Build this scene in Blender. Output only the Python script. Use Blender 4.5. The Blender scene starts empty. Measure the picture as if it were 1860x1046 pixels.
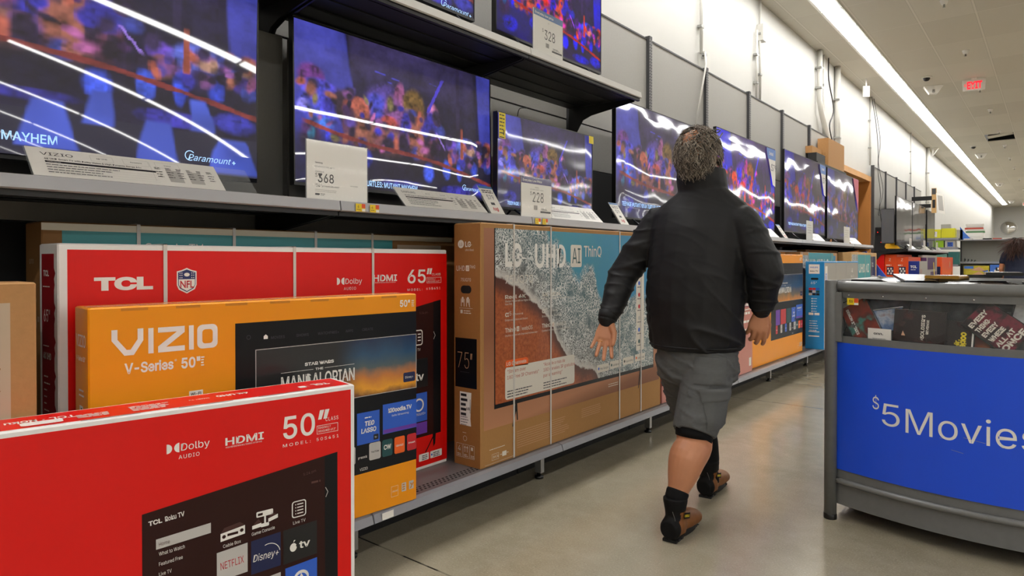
import bpy, math, random, os
from mathutils import Vector, Matrix, noise
from math import sin, cos, pi, radians, sqrt
random.seed(7)
SC = bpy.context.scene
COL = SC.collection

# ---------------------------------------------------------------- camera, world, lights, exposure
cam_d = bpy.data.cameras.new('camera')
cam_d.sensor_width = 36.0
cam_d.lens = 36.0 * 1200.0 / 1860.0
cam_d.shift_y = -37.8 / 1860.0
cam_d.clip_end = 200
cam = bpy.data.objects.new('camera', cam_d); COL.objects.link(cam)
cam.location = (0, 0, 1.16)
cam.rotation_euler = (radians(90) - 0.0100, 0, 0.6876)
SC.camera = cam
SC.view_settings.view_transform = 'Standard'
SC.view_settings.look = 'None'
SC.view_settings.gamma = 1.0
SC.view_settings.use_curve_mapping = False
SC.view_settings.exposure = 0.30
w = bpy.data.worlds.new('world'); SC.world = w; w.use_nodes = True
w.node_tree.nodes['Background'].inputs[0].default_value = (1.0, 0.97, 0.93, 1)
w.node_tree.nodes['Background'].inputs[1].default_value = 0.15
TUBE_STRENGTH = 22.0          # emission of the fluorescent diffusers
ROWS = [-2.25, 2.2, 6.6, 11.0, 15.4, 19.8, 24.2, 28.6]   # the store's rows of ceiling fixtures (x of each row)

# ---------------------------------------------------------------- materials
def lin(c):
    return c / 12.92 if c <= 0.04045 else ((c + 0.055) / 1.055) ** 2.4
def hexc(h):
    h = h.lstrip('#')
    return tuple(lin(int(h[i:i + 2], 16) / 255) for i in (0, 2, 4))
MATS = {}
def mat(name, col, rough=0.5, metal=0.0, emit=None, estr=1.0, spec=0.5, coat=0.0, noise_amt=0.0, noise_scale=40.0,
        bump=0.0, bump_scale=60.0, bump_dist=0.002, alpha=1.0, trans=0.0, stretch=None):
    if name in MATS: return MATS[name]
    if isinstance(col, str): col = hexc(col)
    m = bpy.data.materials.new(name); m.use_nodes = True
    nt = m.node_tree; b = nt.nodes['Principled BSDF']
    b.inputs['Base Color'].default_value = (*col, 1)
    b.inputs['Roughness'].default_value = rough
    b.inputs['Metallic'].default_value = metal
    b.inputs['Specular IOR Level'].default_value = spec
    b.inputs['Coat Weight'].default_value = coat
    b.inputs['Coat Roughness'].default_value = 0.06
    b.inputs['Alpha'].default_value = alpha
    b.inputs['Transmission Weight'].default_value = trans
    if emit is not None:
        if isinstance(emit, str): emit = hexc(emit)
        b.inputs['Emission Color'].default_value = (*emit, 1)
        b.inputs['Emission Strength'].default_value = estr
    if noise_amt or bump:
        tc = nt.nodes.new('ShaderNodeTexCoord'); src = tc.outputs['Object']
        if stretch:
            mp = nt.nodes.new('ShaderNodeMapping'); mp.inputs['Scale'].default_value = stretch
            nt.links.new(src, mp.inputs[0]); src = mp.outputs[0]
    if noise_amt:
        n = nt.nodes.new('ShaderNodeTexNoise'); n.inputs['Scale'].default_value = noise_scale
        n.inputs['Detail'].default_value = 6
        nt.links.new(src, n.inputs['Vector'])
        mx = nt.nodes.new('ShaderNodeMix'); mx.data_type = 'RGBA'
        lo = tuple(max(0, c * (1 - noise_amt)) for c in col); hi = tuple(min(1, c * (1 + noise_amt)) for c in col)
        mx.inputs[6].default_value = (*lo, 1); mx.inputs[7].default_value = (*hi, 1)
        nt.links.new(n.outputs['Fac'], mx.inputs[0]); nt.links.new(mx.outputs[2], b.inputs['Base Color'])
    if bump:
        n2 = nt.nodes.new('ShaderNodeTexNoise'); n2.inputs['Scale'].default_value = bump_scale
        n2.inputs['Detail'].default_value = 5
        nt.links.new(src, n2.inputs['Vector'])
        bp = nt.nodes.new('ShaderNodeBump'); bp.inputs['Strength'].default_value = bump
        bp.inputs['Distance'].default_value = bump_dist
        nt.links.new(n2.outputs['Fac'], bp.inputs['Height']); nt.links.new(bp.outputs[0], b.inputs['Normal'])
    MATS[name] = m
    return m

# node helpers for the few hand-made shaders
class NT:
    def __init__(s, name):
        s.m = bpy.data.materials.new(name); s.m.use_nodes = True; s.t = s.m.node_tree
        s.b = s.t.nodes['Principled BSDF']; MATS[name] = s.m
    def n(s, typ, **k):
        nd = s.t.nodes.new(typ)
        for a, v in k.items(): setattr(nd, a, v)
        return nd
    def l(s, a, b): s.t.links.new(a, b)
    def val(s, x, sock):
        if hasattr(x, 'is_output') or isinstance(x, bpy.types.NodeSocket): s.l(x, sock)
        else: sock.default_value = x
    def math(s, op, a, b=0.0, c=None, clamp=False):
        nd = s.n('ShaderNodeMath', operation=op, use_clamp=clamp)
        s.val(a, nd.inputs[0]); s.val(b, nd.inputs[1])
        if c is not None: s.val(c, nd.inputs[2])
        return nd.outputs[0]
    def mix(s, f, a, b):
        nd = s.n('ShaderNodeMix', data_type='RGBA')
        s.val(f, nd.inputs[0])
        for x, i in ((a, 6), (b, 7)):
            if isinstance(x, str): x = hexc(x)
            if isinstance(x, tuple): nd.inputs[i].default_value = (*x[:3], 1)
            else: s.l(x, nd.inputs[i])
        return nd.outputs[2]
    def noise(s, vec, scale, detail=5, rough=0.5, dist=0.0):
        nd = s.n('ShaderNodeTexNoise'); nd.inputs['Scale'].default_value = scale
        nd.inputs['Detail'].default_value = detail; nd.inputs['Roughness'].default_value = rough
        nd.inputs['Distortion'].default_value = dist
        s.l(vec, nd.inputs['Vector']); return nd.outputs['Fac']
    def ramp(s, f, stops):
        nd = s.n('ShaderNodeValToRGB'); e = nd.color_ramp.elements
        while len(e) < len(stops): e.new(0.5)
        for i, (p, c) in enumerate(stops):
            if isinstance(c, str): c = hexc(c)
            if isinstance(c, float): c = (c, c, c)
            e[i].position = p; e[i].color = (*c[:3], 1)
        s.l(f, nd.inputs[0]); return nd.outputs[0]
    def step(s, x, lo, hi):
        nd = s.n('ShaderNodeMapRange', interpolation_type='SMOOTHSTEP')
        s.val(x, nd.inputs[0]); nd.inputs[1].default_value = lo; nd.inputs[2].default_value = hi
        return nd.outputs[0]
    def obj(s):
        tc = s.n('ShaderNodeTexCoord'); sp = s.n('ShaderNodeSeparateXYZ'); s.l(tc.outputs['Object'], sp.inputs[0])
        return tc.outputs['Object'], sp.outputs[0], sp.outputs[1], sp.outputs[2]

# ---------------------------------------------------------------- fonts and text
FONTS = {}
def font(key):
    if key in FONTS: return FONTS[key]
    f = None
    try:
        p = os.path.join(bpy.utils.system_resource('DATAFILES', path='fonts'), key)
        f = bpy.data.fonts.load(p)
    except Exception:
        f = None
    FONTS[key] = f
    return f
TXT = {}
def text_geo(s, bold=0.0, fnt='Inter.woff2', space=1.0, shear=0.0):
    key = (s, bold, fnt, space, shear)
    if key in TXT: return TXT[key]
    cu = bpy.data.curves.new('t', 'FONT'); cu.body = s; cu.size = 1.0; cu.offset = bold
    cu.resolution_u = 3; cu.space_character = space; cu.shear = shear
    f = font(fnt) if fnt else None
    if f: cu.font = f
    ob = bpy.data.objects.new('t', cu)
    me = bpy.data.meshes.new_from_object(ob)
    vs = [(v.co.x, v.co.y) for v in me.vertices]; fs = [tuple(p.vertices) for p in me.polygons]
    bpy.data.objects.remove(ob); bpy.data.meshes.remove(me); bpy.data.curves.remove(cu)
    TXT[key] = (vs, fs)
    return TXT[key]
CAP = {}
def cap_h(bold, fnt):
    k = (bold, fnt)
    if k not in CAP:
        vs, _ = text_geo('H', bold, fnt); CAP[k] = (max(v[1] for v in vs) - min(v[1] for v in vs)) if vs else 0.7
    return CAP[k]

# ---------------------------------------------------------------- mesh builder
class MB:
    def __init__(s):
        s.v = []; s.f = []; s.mi = []; s.ms = []; s.sm = []
    def _m(s, m):
        if isinstance(m, str): m = MATS[m]
        if m not in s.ms: s.ms.append(m)
        return s.ms.index(m)
    def add(s, vs, fs, m, smooth=False):
        o = len(s.v); s.v += [tuple(v) for v in vs]; i = s._m(m)
        for f in fs:
            s.f.append(tuple(o + k for k in f)); s.mi.append(i); s.sm.append(smooth)
    def box(s, x0, x1, y0, y1, z0, z1, m):
        vs = [(x, y, z) for x in (x0, x1) for y in (y0, y1) for z in (z0, z1)]
        s.add(vs, [(0, 1, 3, 2), (4, 6, 7, 5), (0, 4, 5, 1), (2, 3, 7, 6), (0, 2, 6, 4), (1, 5, 7, 3)], m)
    def obox(s, c, ax, ay, az, m):      # oriented box: centre and three half-axis vectors
        c = Vector(c); ax = Vector(ax); ay = Vector(ay); az = Vector(az)
        vs = [c + a * ax + b * ay + d * az for a in (-1, 1) for b in (-1, 1) for d in (-1, 1)]
        s.add(vs, [(0, 1, 3, 2), (4, 6, 7, 5), (0, 4, 5, 1), (2, 3, 7, 6), (0, 2, 6, 4), (1, 5, 7, 3)], m)
    def quad(s, p, m): s.add(p, [tuple(range(len(p)))], m)
    def tube(s, pts, r, m, seg=10, caps=True, closed=False):
        pts = [Vector(p) for p in pts]; n = len(pts)
        rs = r if isinstance(r, (list, tuple)) else [r] * n
        vs = []; up = None
        for i, p in enumerate(pts):
            if closed: t = (pts[(i + 1) % n] - pts[i - 1]).normalized()
            else: t = (pts[min(i + 1, n - 1)] - pts[max(i - 1, 0)]).normalized()
            if up is None:
                up = Vector((0, 0, 1)) if abs(t.z) < 0.9 else Vector((1, 0, 0))
            a = t.cross(up).normalized(); b = a.cross(t).normalized(); up = b
            for k in range(seg):
                an = 2 * pi * k / seg
                vs.append(p + rs[i] * (cos(an) * a + sin(an) * b))
        fs = []
        for i in range(n if closed else n - 1):
            j = (i + 1) % n
            for k in range(seg):
                q = (k + 1) % seg
                fs.append((i * seg + k, i * seg + q, j * seg + q, j * seg + k))
        if caps and not closed:
            fs.append(tuple(range(seg - 1, -1, -1))); fs.append(tuple((n - 1) * seg + k for k in range(seg)))
        s.add(vs, fs, m, True)
    def lathe(s, prof, m, c=(0, 0, 0), seg=20, axis='z'):
        vs = []
        for r, h in prof:
            for k in range(seg):
                an = 2 * pi * k / seg
                p = (r * cos(an), r * sin(an), h)
                if axis == 'x': p = (p[2], p[0], p[1])
                if axis == 'y': p = (p[0], p[2], p[1])
                vs.append((c[0] + p[0], c[1] + p[1], c[2] + p[2]))
        n = len(prof); fs = []
        for i in range(n - 1):
            for k in range(seg):
                q = (k + 1) % seg
                fs.append((i * seg + k, i * seg + q, (i + 1) * seg + q, (i + 1) * seg + k))
        fs.append(tuple(range(seg - 1, -1, -1))); fs.append(tuple((n - 1) * seg + k for k in range(seg)))
        s.add(vs, fs, m, True)
    def prism(s, prof, axis, a0, a1, m):     # extrude 2-D profile along axis ('x','y','z')
        def P(p, a):
            return {'x': (a, p[0], p[1]), 'y': (p[0], a, p[1]), 'z': (p[0], p[1], a)}[axis]
        n = len(prof); vs = [P(p, a0) for p in prof] + [P(p, a1) for p in prof]
        fs = [tuple(range(n)), tuple(range(2 * n - 1, n - 1, -1))] + [(i, n + i, n + (i + 1) % n, (i + 1) % n) for i in range(n)]
        s.add(vs, fs, m)
    def build(s, name, parent=None, loc=(0, 0, 0), rot=(0, 0, 0), bevel=0.0):
        me = bpy.data.meshes.new(name); me.from_pydata(s.v, [], s.f)
        for m in s.ms: me.materials.append(m)
        me.polygons.foreach_set('material_index', s.mi); me.polygons.foreach_set('use_smooth', s.sm)
        me.update()
        o = bpy.data.objects.new(name, me); COL.objects.link(o)
        o.location = loc; o.rotation_euler = rot
        if parent: o.parent = parent
        if bevel:
            b = o.modifiers.new('bevel', 'BEVEL'); b.width = bevel; b.segments = 2; b.limit_method = 'ANGLE'
        return o

class Face:
    """a printed face: origin, u and v directions, outward normal; layers float a fraction of a millimetre apart"""
    def __init__(s, mb, o, u, v, step=0.0004):
        s.mb = mb; s.o = Vector(o); s.u = Vector(u).normalized(); s.v = Vector(v).normalized(); s.n = s.u.cross(s.v); s.step = step
    def p(s, a, b, l): return s.o + s.u * a + s.v * b + s.n * (l * s.step)
    def poly(s, pts, m, l=1): s.mb.add([s.p(a, b, l) for a, b in pts], [tuple(range(len(pts)))], m)
    def rect(s, u0, v0, u1, v1, m, l=1): s.poly([(u0, v0), (u1, v0), (u1, v1), (u0, v1)], m, l)
    def rrect(s, u0, v0, u1, v1, r, m, l=1):
        pts = []
        for cx, cy, a0 in ((u1 - r, v0 + r, -90), (u1 - r, v1 - r, 0), (u0 + r, v1 - r, 90), (u0 + r, v0 + r, 180)):
            for k in range(5):
                a = radians(a0 + k * 22.5); pts.append((cx + r * cos(a), cy + r * sin(a)))
        s.poly(pts, m, l)
    def frame(s, u0, v0, u1, v1, t, m, l=1):
        s.rect(u0, v0, u1, v0 + t, m, l); s.rect(u0, v1 - t, u1, v1, m, l)
        s.rect(u0, v0 + t, u0 + t, v1 - t, m, l); s.rect(u1 - t, v0 + t, u1, v1 - t, m, l)
    def circ(s, u, v, r, m, l=1, a0=0, a1=360, ry=None):
        ry = ry or r; n = 20
        s.poly([(u + r * cos(radians(a0 + (a1 - a0) * k / n)), v + ry * sin(radians(a0 + (a1 - a0) * k / n))) for k in range(n if a1 - a0 == 360 else n + 1)], m, l)
    def arc(s, u, v, r, t, m, l=1, a0=0, a1=360, n=24):
        for k in range(n):
            b0 = radians(a0 + (a1 - a0) * k / n); b1 = radians(a0 + (a1 - a0) * (k + 1) / n)
            s.poly([(u + (r - t) * cos(b0), v + (r - t) * sin(b0)), (u + r * cos(b0), v + r * sin(b0)), (u + r * cos(b1), v + r * sin(b1)), (u + (r - t) * cos(b1), v + (r - t) * sin(b1))], m, l)
    def line(s, u0, v0, u1, v1, t, m, l=1):
        d = Vector((u1 - u0, v1 - v0)); n = Vector((-d.y, d.x)).normalized() * t / 2
        s.poly([(u0 - n.x, v0 - n.y), (u1 - n.x, v1 - n.y), (u1 + n.x, v1 + n.y), (u0 + n.x, v0 + n.y)], m, l)
    def text(s, t, u, v, h, m, l=2, w=None, bold=0.0, fnt='Inter.woff2', align='l', space=1.0, shear=0.0, rot=0.0, flip=False):
        vs, fs = text_geo(t, bold, fnt, space, shear)
        if not vs: return
        x0 = min(a for a, b in vs); x1 = max(a for a, b in vs)
        sy = h / cap_h(bold, fnt); sx = w / (x1 - x0) if w else sy
        W = (x1 - x0) * sx
        off = 0 if align == 'l' else (-W / 2 if align == 'c' else -W)
        c, q = cos(rot), sin(rot); out = []
        for a, b in vs:
            X = (a - x0) * sx + off; Y = b * sy
            if flip: X = -X; Y = -Y
            out.append(s.p(u + X * c - Y * q, v + X * q + Y * c, l))
        s.mb.add(out, fs, m)
    def lines(s, u0, v1, w, n, pitch, t, m, l=2, ragged=0.3):
        for i in range(n):
            ww = w * (1 - ragged * random.random()); vv = v1 - i * pitch; a = u0
            while a < u0 + ww:
                b = min(u0 + ww, a + t * random.uniform(2.0, 6.0)); s.rect(a, vv - t, b, vv, m, l); a = b + t * 0.6

# ---------------------------------------------------------------- things
def tag(o, label=None, cat=None, group=None, kind=None):
    if label: o['label'] = label
    if cat: o['category'] = cat
    if group: o['group'] = group
    if kind: o['kind'] = kind
    return o
def thing(name, label, cat, loc=(0, 0, 0), rz=0.0, group=None):
    o = bpy.data.objects.new(name, None); COL.objects.link(o); o.empty_display_size = 0.1
    o.location = loc; o.rotation_euler = (0, 0, rz)
    return tag(o, label, cat, group)
def kids(o): return [c for c in bpy.data.objects if c.parent == o]
def copy_tree(o, parent=None):
    c = o.copy(); COL.objects.link(c)
    if parent: c.parent = parent
    for ch in KIDS.get(o.name, None) or kids(o): copy_tree(ch, c)
    return c
KIDS = {}
def structure(o): o['kind'] = 'structure'; return o

M_ = mat
M_('white_print', '#e9e6e0', 0.45); M_('grey_print', '#8d8b86', 0.5); M_('dark_print', '#1c1b1d', 0.45)
M_('black_plastic', '#0b0b0c', 0.35); M_('black_matte', '#0d0d0e', 0.7); M_('card', '#b08250', 0.75, noise_amt=0.10, noise_scale=60, bump=0.25, bump_scale=90)
M_('card_dark', '#8f6436', 0.75, noise_amt=0.08, noise_scale=60)
M_('white_paint', '#e4e2dd', 0.6); M_('chrome', '#c9c9c9', 0.2, 1.0)
# ---------------------------------------------------------------- the room
def make_floor_mat():
    s = NT('polished_concrete'); P, x, y, z = s.obj()
    big = s.noise(P, 1.1, 3, 0.5); fine = s.noise(P, 140, 4, 0.7); mid = s.noise(P, 9, 6, 0.6)
    c = s.ramp(big, [(0.3, '#918872'), (0.5, '#9c937e'), (0.7, '#a89f8c')])
    c = s.mix(s.math('MULTIPLY', s.step(mid, 0.35, 0.80), 0.5), c, '#b0a794')
    c = s.mix(s.math('MULTIPLY', s.step(fine, 0.56, 0.70), 0.5), c, '#6c6555')
    c = s.mix(s.math('MULTIPLY', s.step(fine, 0.44, 0.34), 0.5), c, '#c4bda8')
    # control joints
    d1 = s.math('ABSOLUTE', s.math('SUBTRACT', s.math('MODULO', s.math('ADD', y, 100.0 * 3.8 - 1.725 + 1.9), 3.8), 1.9))
    j = s.step(d1, 0.006, 0.002)
    jn = s.step(s.noise(P, 6, 3), 0.40, 0.52)
    c = s.mix(s.math('MULTIPLY', j, s.math('ADD', s.math('MULTIPLY', jn, 0.6), 0.4)), c, '#2e2a23')
    s.l(c, s.b.inputs['Base Color'])
    r = s.math('MULTIPLY_ADD', big, 0.12, 0.10)
    s.l(r, s.b.inputs['Roughness']); s.b.inputs['Specular IOR Level'].default_value = 0.55
    s.b.inputs['Coat Weight'].default_value = 0.25; s.b.inputs['Coat Roughness'].default_value = 0.12
    bp = s.n('ShaderNodeBump'); bp.inputs['Strength'].default_value = 0.06; bp.inputs['Distance'].default_value = 0.004
    s.l(s.noise(P, 5, 3), bp.inputs['Height']); s.l(bp.outputs[0], s.b.inputs['Normal'])
make_floor_mat()
def make_ceiling_mat():
    s = NT('acoustic_tile'); P, x, y, z = s.obj()
    fine = s.noise(P, 220, 3, 0.8)
    tx = s.math('MODULO', s.math('ADD', x, 100 * 0.633 + 1.446), 0.633)
    ty = s.math('MODULO', s.math('ADD', y, 100 * 1.28 - 9.25), 1.28)
    dx = s.math('MINIMUM', tx, s.math('SUBTRACT', 0.633, tx)); dy = s.math('MINIMUM', ty, s.math('SUBTRACT', 1.28, ty))
    ix = s.math('FLOOR', s.math('DIVIDE', s.math('ADD', x, 63.3 + 1.446), 0.633)); iy = s.math('FLOOR', s.math('DIVIDE', s.math('ADD', y, 128 - 9.25), 1.28))
    cb = s.n('ShaderNodeCombineXYZ'); s.l(ix, cb.inputs[0]); s.l(iy, cb.inputs[1])
    wn = s.n('ShaderNodeTexWhiteNoise'); s.l(cb.outputs[0], wn.inputs['Vector'])
    c = s.ramp(wn.outputs['Value'], [(0.0, '#bfbaae'), (1.0, '#c9c4b8')])
    c = s.mix(s.math('MULTIPLY', s.step(fine, 0.6, 0.8), 0.35), c, '#7d786c')
    bar = s.math('MAXIMUM', s.step(dx, 0.013, 0.011), s.step(dy, 0.013, 0.011))
    edge = s.math('MAXIMUM', s.step(dx, 0.020, 0.015), s.step(dy, 0.020, 0.015))
    c = s.mix(s.math('MULTIPLY', edge, 0.3), c, '#6f6a5f')
    c = s.mix(bar, c, '#cfcabf')
    s.l(c, s.b.inputs['Base Color']); s.b.inputs['Roughness'].default_value = 0.9
make_ceiling_mat()
M_('wall_white', '#c9c8c3', 0.75, noise_amt=0.03, noise_scale=3, bump=0.1, bump_scale=30)
M_('wall_far', '#b9b8b4', 0.8, noise_amt=0.04, noise_scale=2)
M_('wood_trim', '#b9793a', 0.45, noise_amt=0.25, noise_scale=6, stretch=(1, 1, 0.15))
M_('wood_trim_light', '#d09a5e', 0.5, noise_amt=0.15, noise_scale=6)
M_('dark_gap', '#070707', 0.9); M_('tube_light', '#ffffff', 0.4, emit=(1.0, 0.985, 0.96), estr=TUBE_STRENGTH)
M_('fixture_white', '#d8d6d0', 0.45); M_('conduit', '#c9c7c0', 0.4); M_('galvanised', '#9c9c98', 0.35, 0.6)

X1, YA, YB, HC = 32.0, -12.0, 50.0, 4.4
mb = MB(); mb.box(-4.0, X1, YA, YB, -0.05, 0.0, 'polished_concrete'); structure(mb.build('floor'))
mb = MB()
# ceiling with one lay-in tile missing
hx0, hx1, hy0, hy1 = -1.43, -0.83, 20.95, 22.2
for a0, a1, b0, b1 in ((-3.0, hx0, YA, YB), (hx1, X1, YA, YB), (hx0, hx1, YA, hy0), (hx0, hx1, hy1, YB)):
    mb.box(a0, a1, b0, b1, HC, HC + 0.02, 'acoustic_tile')
structure(mb.build('ceiling'))
mb = MB(); mb.box(hx0 - .1, hx1 + .1, hy0 - .1, hy1 + .1, HC + 0.5, HC + 0.52, 'dark_gap')
mb.box(hx0 - .1, hx0 - .08, hy0, hy1, HC + .02, HC + .5, 'dark_gap'); mb.box(hx1 + .08, hx1 + .1, hy0, hy1, HC + .02, HC + .5, 'dark_gap')
mb.box(hx0, hx1, hy0 - .1, hy0 - .08, HC + .02, HC + .5, 'dark_gap'); mb.box(hx0, hx1, hy1 + .08, hy1 + .1, HC + .02, HC + .5, 'dark_gap')
mb.obox((-1.13, 21.62, HC + .06), (0.27, 0, 0.03), (0, 0.33, 0.02), (0, 0, 0.008), 'acoustic_tile')
structure(mb.build('trim_1'))
mb = MB()
XW = -2.87
mb.box(XW - .1, XW, YA, 11.6, 0, HC, 'wall_white'); mb.box(XW - .1, XW, 14.45, YB, 0, HC, 'wall_white')
mb.box(XW - .1, XW, 11.6, 14.45, 2.78, HC, 'wall_white')
structure(mb.build('wall_left'))
mb = MB(); mb.box(XW - .1, X1, YB, YB + .1, 0, HC, 'wall_far'); structure(mb.build('wall_back'))
mb = MB(); mb.box(XW - .1, X1, YA - .1, YA, 0, HC, 'wall_far'); structure(mb.build('wall_front'))
mb = MB(); mb.box(X1, X1 + .1, YA, YB, 0, HC, 'wall_far'); structure(mb.build('wall_right'))
# wood-lined doorway between the two runs of shelving
mb = MB()
mb.box(-3.25, -2.79, 11.50, 14.50, 2.70, 2.80, 'wood_trim_light'); mb.box(-3.25, -2.79, 14.40, 14.50, 0, 2.70, 'wood_trim')
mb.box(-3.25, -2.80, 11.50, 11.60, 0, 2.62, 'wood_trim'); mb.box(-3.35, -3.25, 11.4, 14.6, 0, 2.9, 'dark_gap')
structure(mb.build('door_1'))

# ceiling light fixtures: 8-ft strips laid end to end
def make_fixture():
    t = thing('ceiling_light', '', 'ceiling light')
    mb = MB(); L = 2.55; w = 0.14
    for s in (-1, 1):
        mb.prism([(s * w, 0), (s * (w - 0.028), 0), (s * (w - 0.028), -0.004), (s * w, -0.012)], 'y', 0, L, 'fixture_white')
    mb.box(-w, w, -0.012, 0.0, -0.012, 0, 'fixture_white'); mb.box(-w, w, L, L + 0.012, -0.012, 0, 'fixture_white')
    mb.build('frame', t)
    d = MB(); d.box(-w + 0.03, w - 0.03, 0.03, L - 0.03, -0.006, -0.003, 'tube_light'); d.build('diffuser', t)
    return t
fx0 = make_fixture(); used = False
for ri, rx in enumerate(ROWS):
    y = 9.255 - 2.56 * (8 if ri else 4)
    k = 0
    while y < YB - 2.6:
        skip = ri > 0 and (k % 9 == 5)
        if not skip:
            o = copy_tree(fx0) if used else fx0
            used = True
            o.location = (rx, y, HC - 0.001)
            ordn = ('nearest', 'second', 'third', 'fourth', 'fifth', 'sixth', 'seventh', 'eighth', 'ninth', 'tenth', 'eleventh', 'twelfth', 'thirteenth', 'fourteenth', 'fifteenth', 'sixteenth', 'seventeenth', 'eighteenth')
            if ri == 0 and k >= 3:
                tag(o, 'strip light in the line nearest the wall, %s from the photo top' % ordn[k - 3], group='fluorescent strips in the line above the televisions')
            elif ri == 0:
                tag(o, 'strip light overhead, nearer than the photo top edge shows', group='fluorescent strips in the line above the televisions')
            else:
                tag(o, 'fluorescent strip light of the rows mirrored in the television screens', group='fluorescent strips over the sales floor')
        y += 2.56; k += 1
# ---------------------------------------------------------------- gondola shelving
M_('panel_grey', '#a3a19b', 0.6, noise_amt=0.06, noise_scale=90); M_('panel_dark', '#4b4a46', 0.55, noise_amt=0.05, noise_scale=60)
M_('upright_dark', '#3b3b3d', 0.45); M_('slot_light', '#b9b8b4', 0.6)
M_('shelf_black', '#151516', 0.5); M_('rail_grey', '#a6a7ab', 0.38, noise_amt=0.08, noise_scale=12, stretch=(1, .1, 1)); M_('deck_grey', '#6f6c6e', 0.32, noise_amt=0.10, noise_scale=7)
M_('fascia_grey', '#8f9096', 0.33, noise_amt=0.12, noise_scale=9); M_('upper_rail', '#d8d7d3', 0.35)
XBK = -2.77
def bay(y0, L=1.22, upper=False, shelf=True, deck=True, lbl='', grp='wall shelving bays', black_low=False, top=3.09, name='shelving_bay', panel_mat='panel_grey'):
    t = thing(name, lbl, 'shelving', (0, y0, 0), 0, grp)
    mb = MB(); g = 0.004
    mb.box(XBK - .03, XBK, .03, L - .029, 2.20, top, panel_mat); mb.box(XBK - .028, XBK - .012, .03, L - .029, 2.19, 2.20, 'black_matte')
    mb.box(XBK - .03, XBK - .002, .03, L - .029, 1.86 if black_low else 1.30, 2.19, 'panel_grey')
    mb.box(XBK - .03, XBK - .002, .03, L - .029, 0.22, 1.855 if black_low else 1.295, 'black_matte')
    mb.box(XBK - .035, XBK + .006, .026, L - .029, top, top + 0.014, 'upright_dark')
    mb.build('back_panel', t)
    mb = MB(); mb.box(XBK - .03, XBK + .03, -.025, .025, 0.02, top + 0.03, 'upright_dark')
    z = 1.45
    while z < top:
        mb.box(XBK + .0295, XBK + .0305, -.019, -.013, z, z + .016, 'slot_light'); mb.box(XBK + .0295, XBK + .0305, .013, .019, z, z + .016, 'slot_light'); z += .0254
    mb.build('upright', t)
    if deck:
        mb = MB()
        mb.box(XBK + .03, -1.975, -.023, L - .029, 0.195, 0.218, 'deck_grey')
        mb.prism([(-1.975, .218), (-1.955, .212), (-1.945, .182), (-1.952, .178), (-1.975, .19)], 'y', -.023, L - .029, 'fascia_grey')
        for r in range(3):
            for k in range(int((L - .05) / 0.0225)):
                yy = .012 + k * .0225 + (.011 if r % 2 else 0)
                mb.box(-2.045 + r * .018, -2.036 + r * .018, yy, yy + .011, .2178, .2184, 'dark_gap')
        mb.build('base_deck', t)
        mb = MB(); mb.box(-2.26, -2.25, -.02, L - .03, 0.0, 0.17, 'black_matte'); mb.build('kick_plate', t)
        mb = MB(); mb.box(-2.14, -2.10, -.012, .018, .03, .195, 'galvanised'); mb.lathe([(.024, 0), (.024, .012), (.012, .014), (.012, .04)], 'black_plastic', (-2.12, 0, 0), 12)
        mb.build('deck_leg', t)
    def shelf_part(nm, z, rail, front):
        mb = MB()
        mb.box(XBK + .035, front - .012, -.022, L - .030, z - .028, z, 'shelf_black')
        for k in range(4): mb.box(XBK + .12 + k * .13, XBK + .14 + k * .13, .0, L - .05, z - .034, z - .028, 'shelf_black')
        s = mb.build(nm, t)
        r = MB(); r.prism([(front - .012, z + .003), (front - .002, z + .003), (front + .004, z - .034), (front - .004, z - .038), (front - .014, z - .03)], 'y', -.023, L - .029, rail)
        r.box(front - .03, front - .012, -.023, L - .029, z - .075 + .02, z - .028, 'shelf_black')
        r.build('price_rail', s)
        b = MB()
        pf = [(XBK + .03, z - .03), (front - .04, z - .03), (front - .05, z - .055), (XBK + .22, z - .10), (XBK + .15, z - .125), (XBK + .10, z - .20), (XBK + .07, z - .22), (XBK + .03, z - .21)]
        b.prism(pf, 'y', -.020, -.012, 'shelf_black'); b.build('bracket', s)
        b = MB(); b.prism(pf, 'y', L - .042, L - .034, 'shelf_black'); b.build('bracket', s)
        return s
    if shelf: shelf_part('shelf', 1.39, 'rail_grey', -2.148)
    if upper: shelf_part('upper_shelf', 2.29, 'upper_rail', -2.158)
    return t
BAYS = [-.85, .37, 1.59, 2.81, 4.03, 5.25, 6.47, 7.69, 8.91, 10.15]
blab = ['hidden left of the photo edge', 'behind the widest television at the left edge', 'behind the slim television and its square white price sign', 'behind the smallest television and its purple-headed price sign',
        'just past the end of the upper shelf', 'directly behind the head of the man in black', 'right of the head of the man in black', 'behind the third-last television of the near run',
        'behind the second-last television of the near run', 'ending the near run, beside the wooden doorway']
for i, y in enumerate(BAYS):
    b_ = bay(y, upper=y < 4.0, black_low=y >= 4.0, lbl='grey shelving bay, ' + blab[i])
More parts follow.
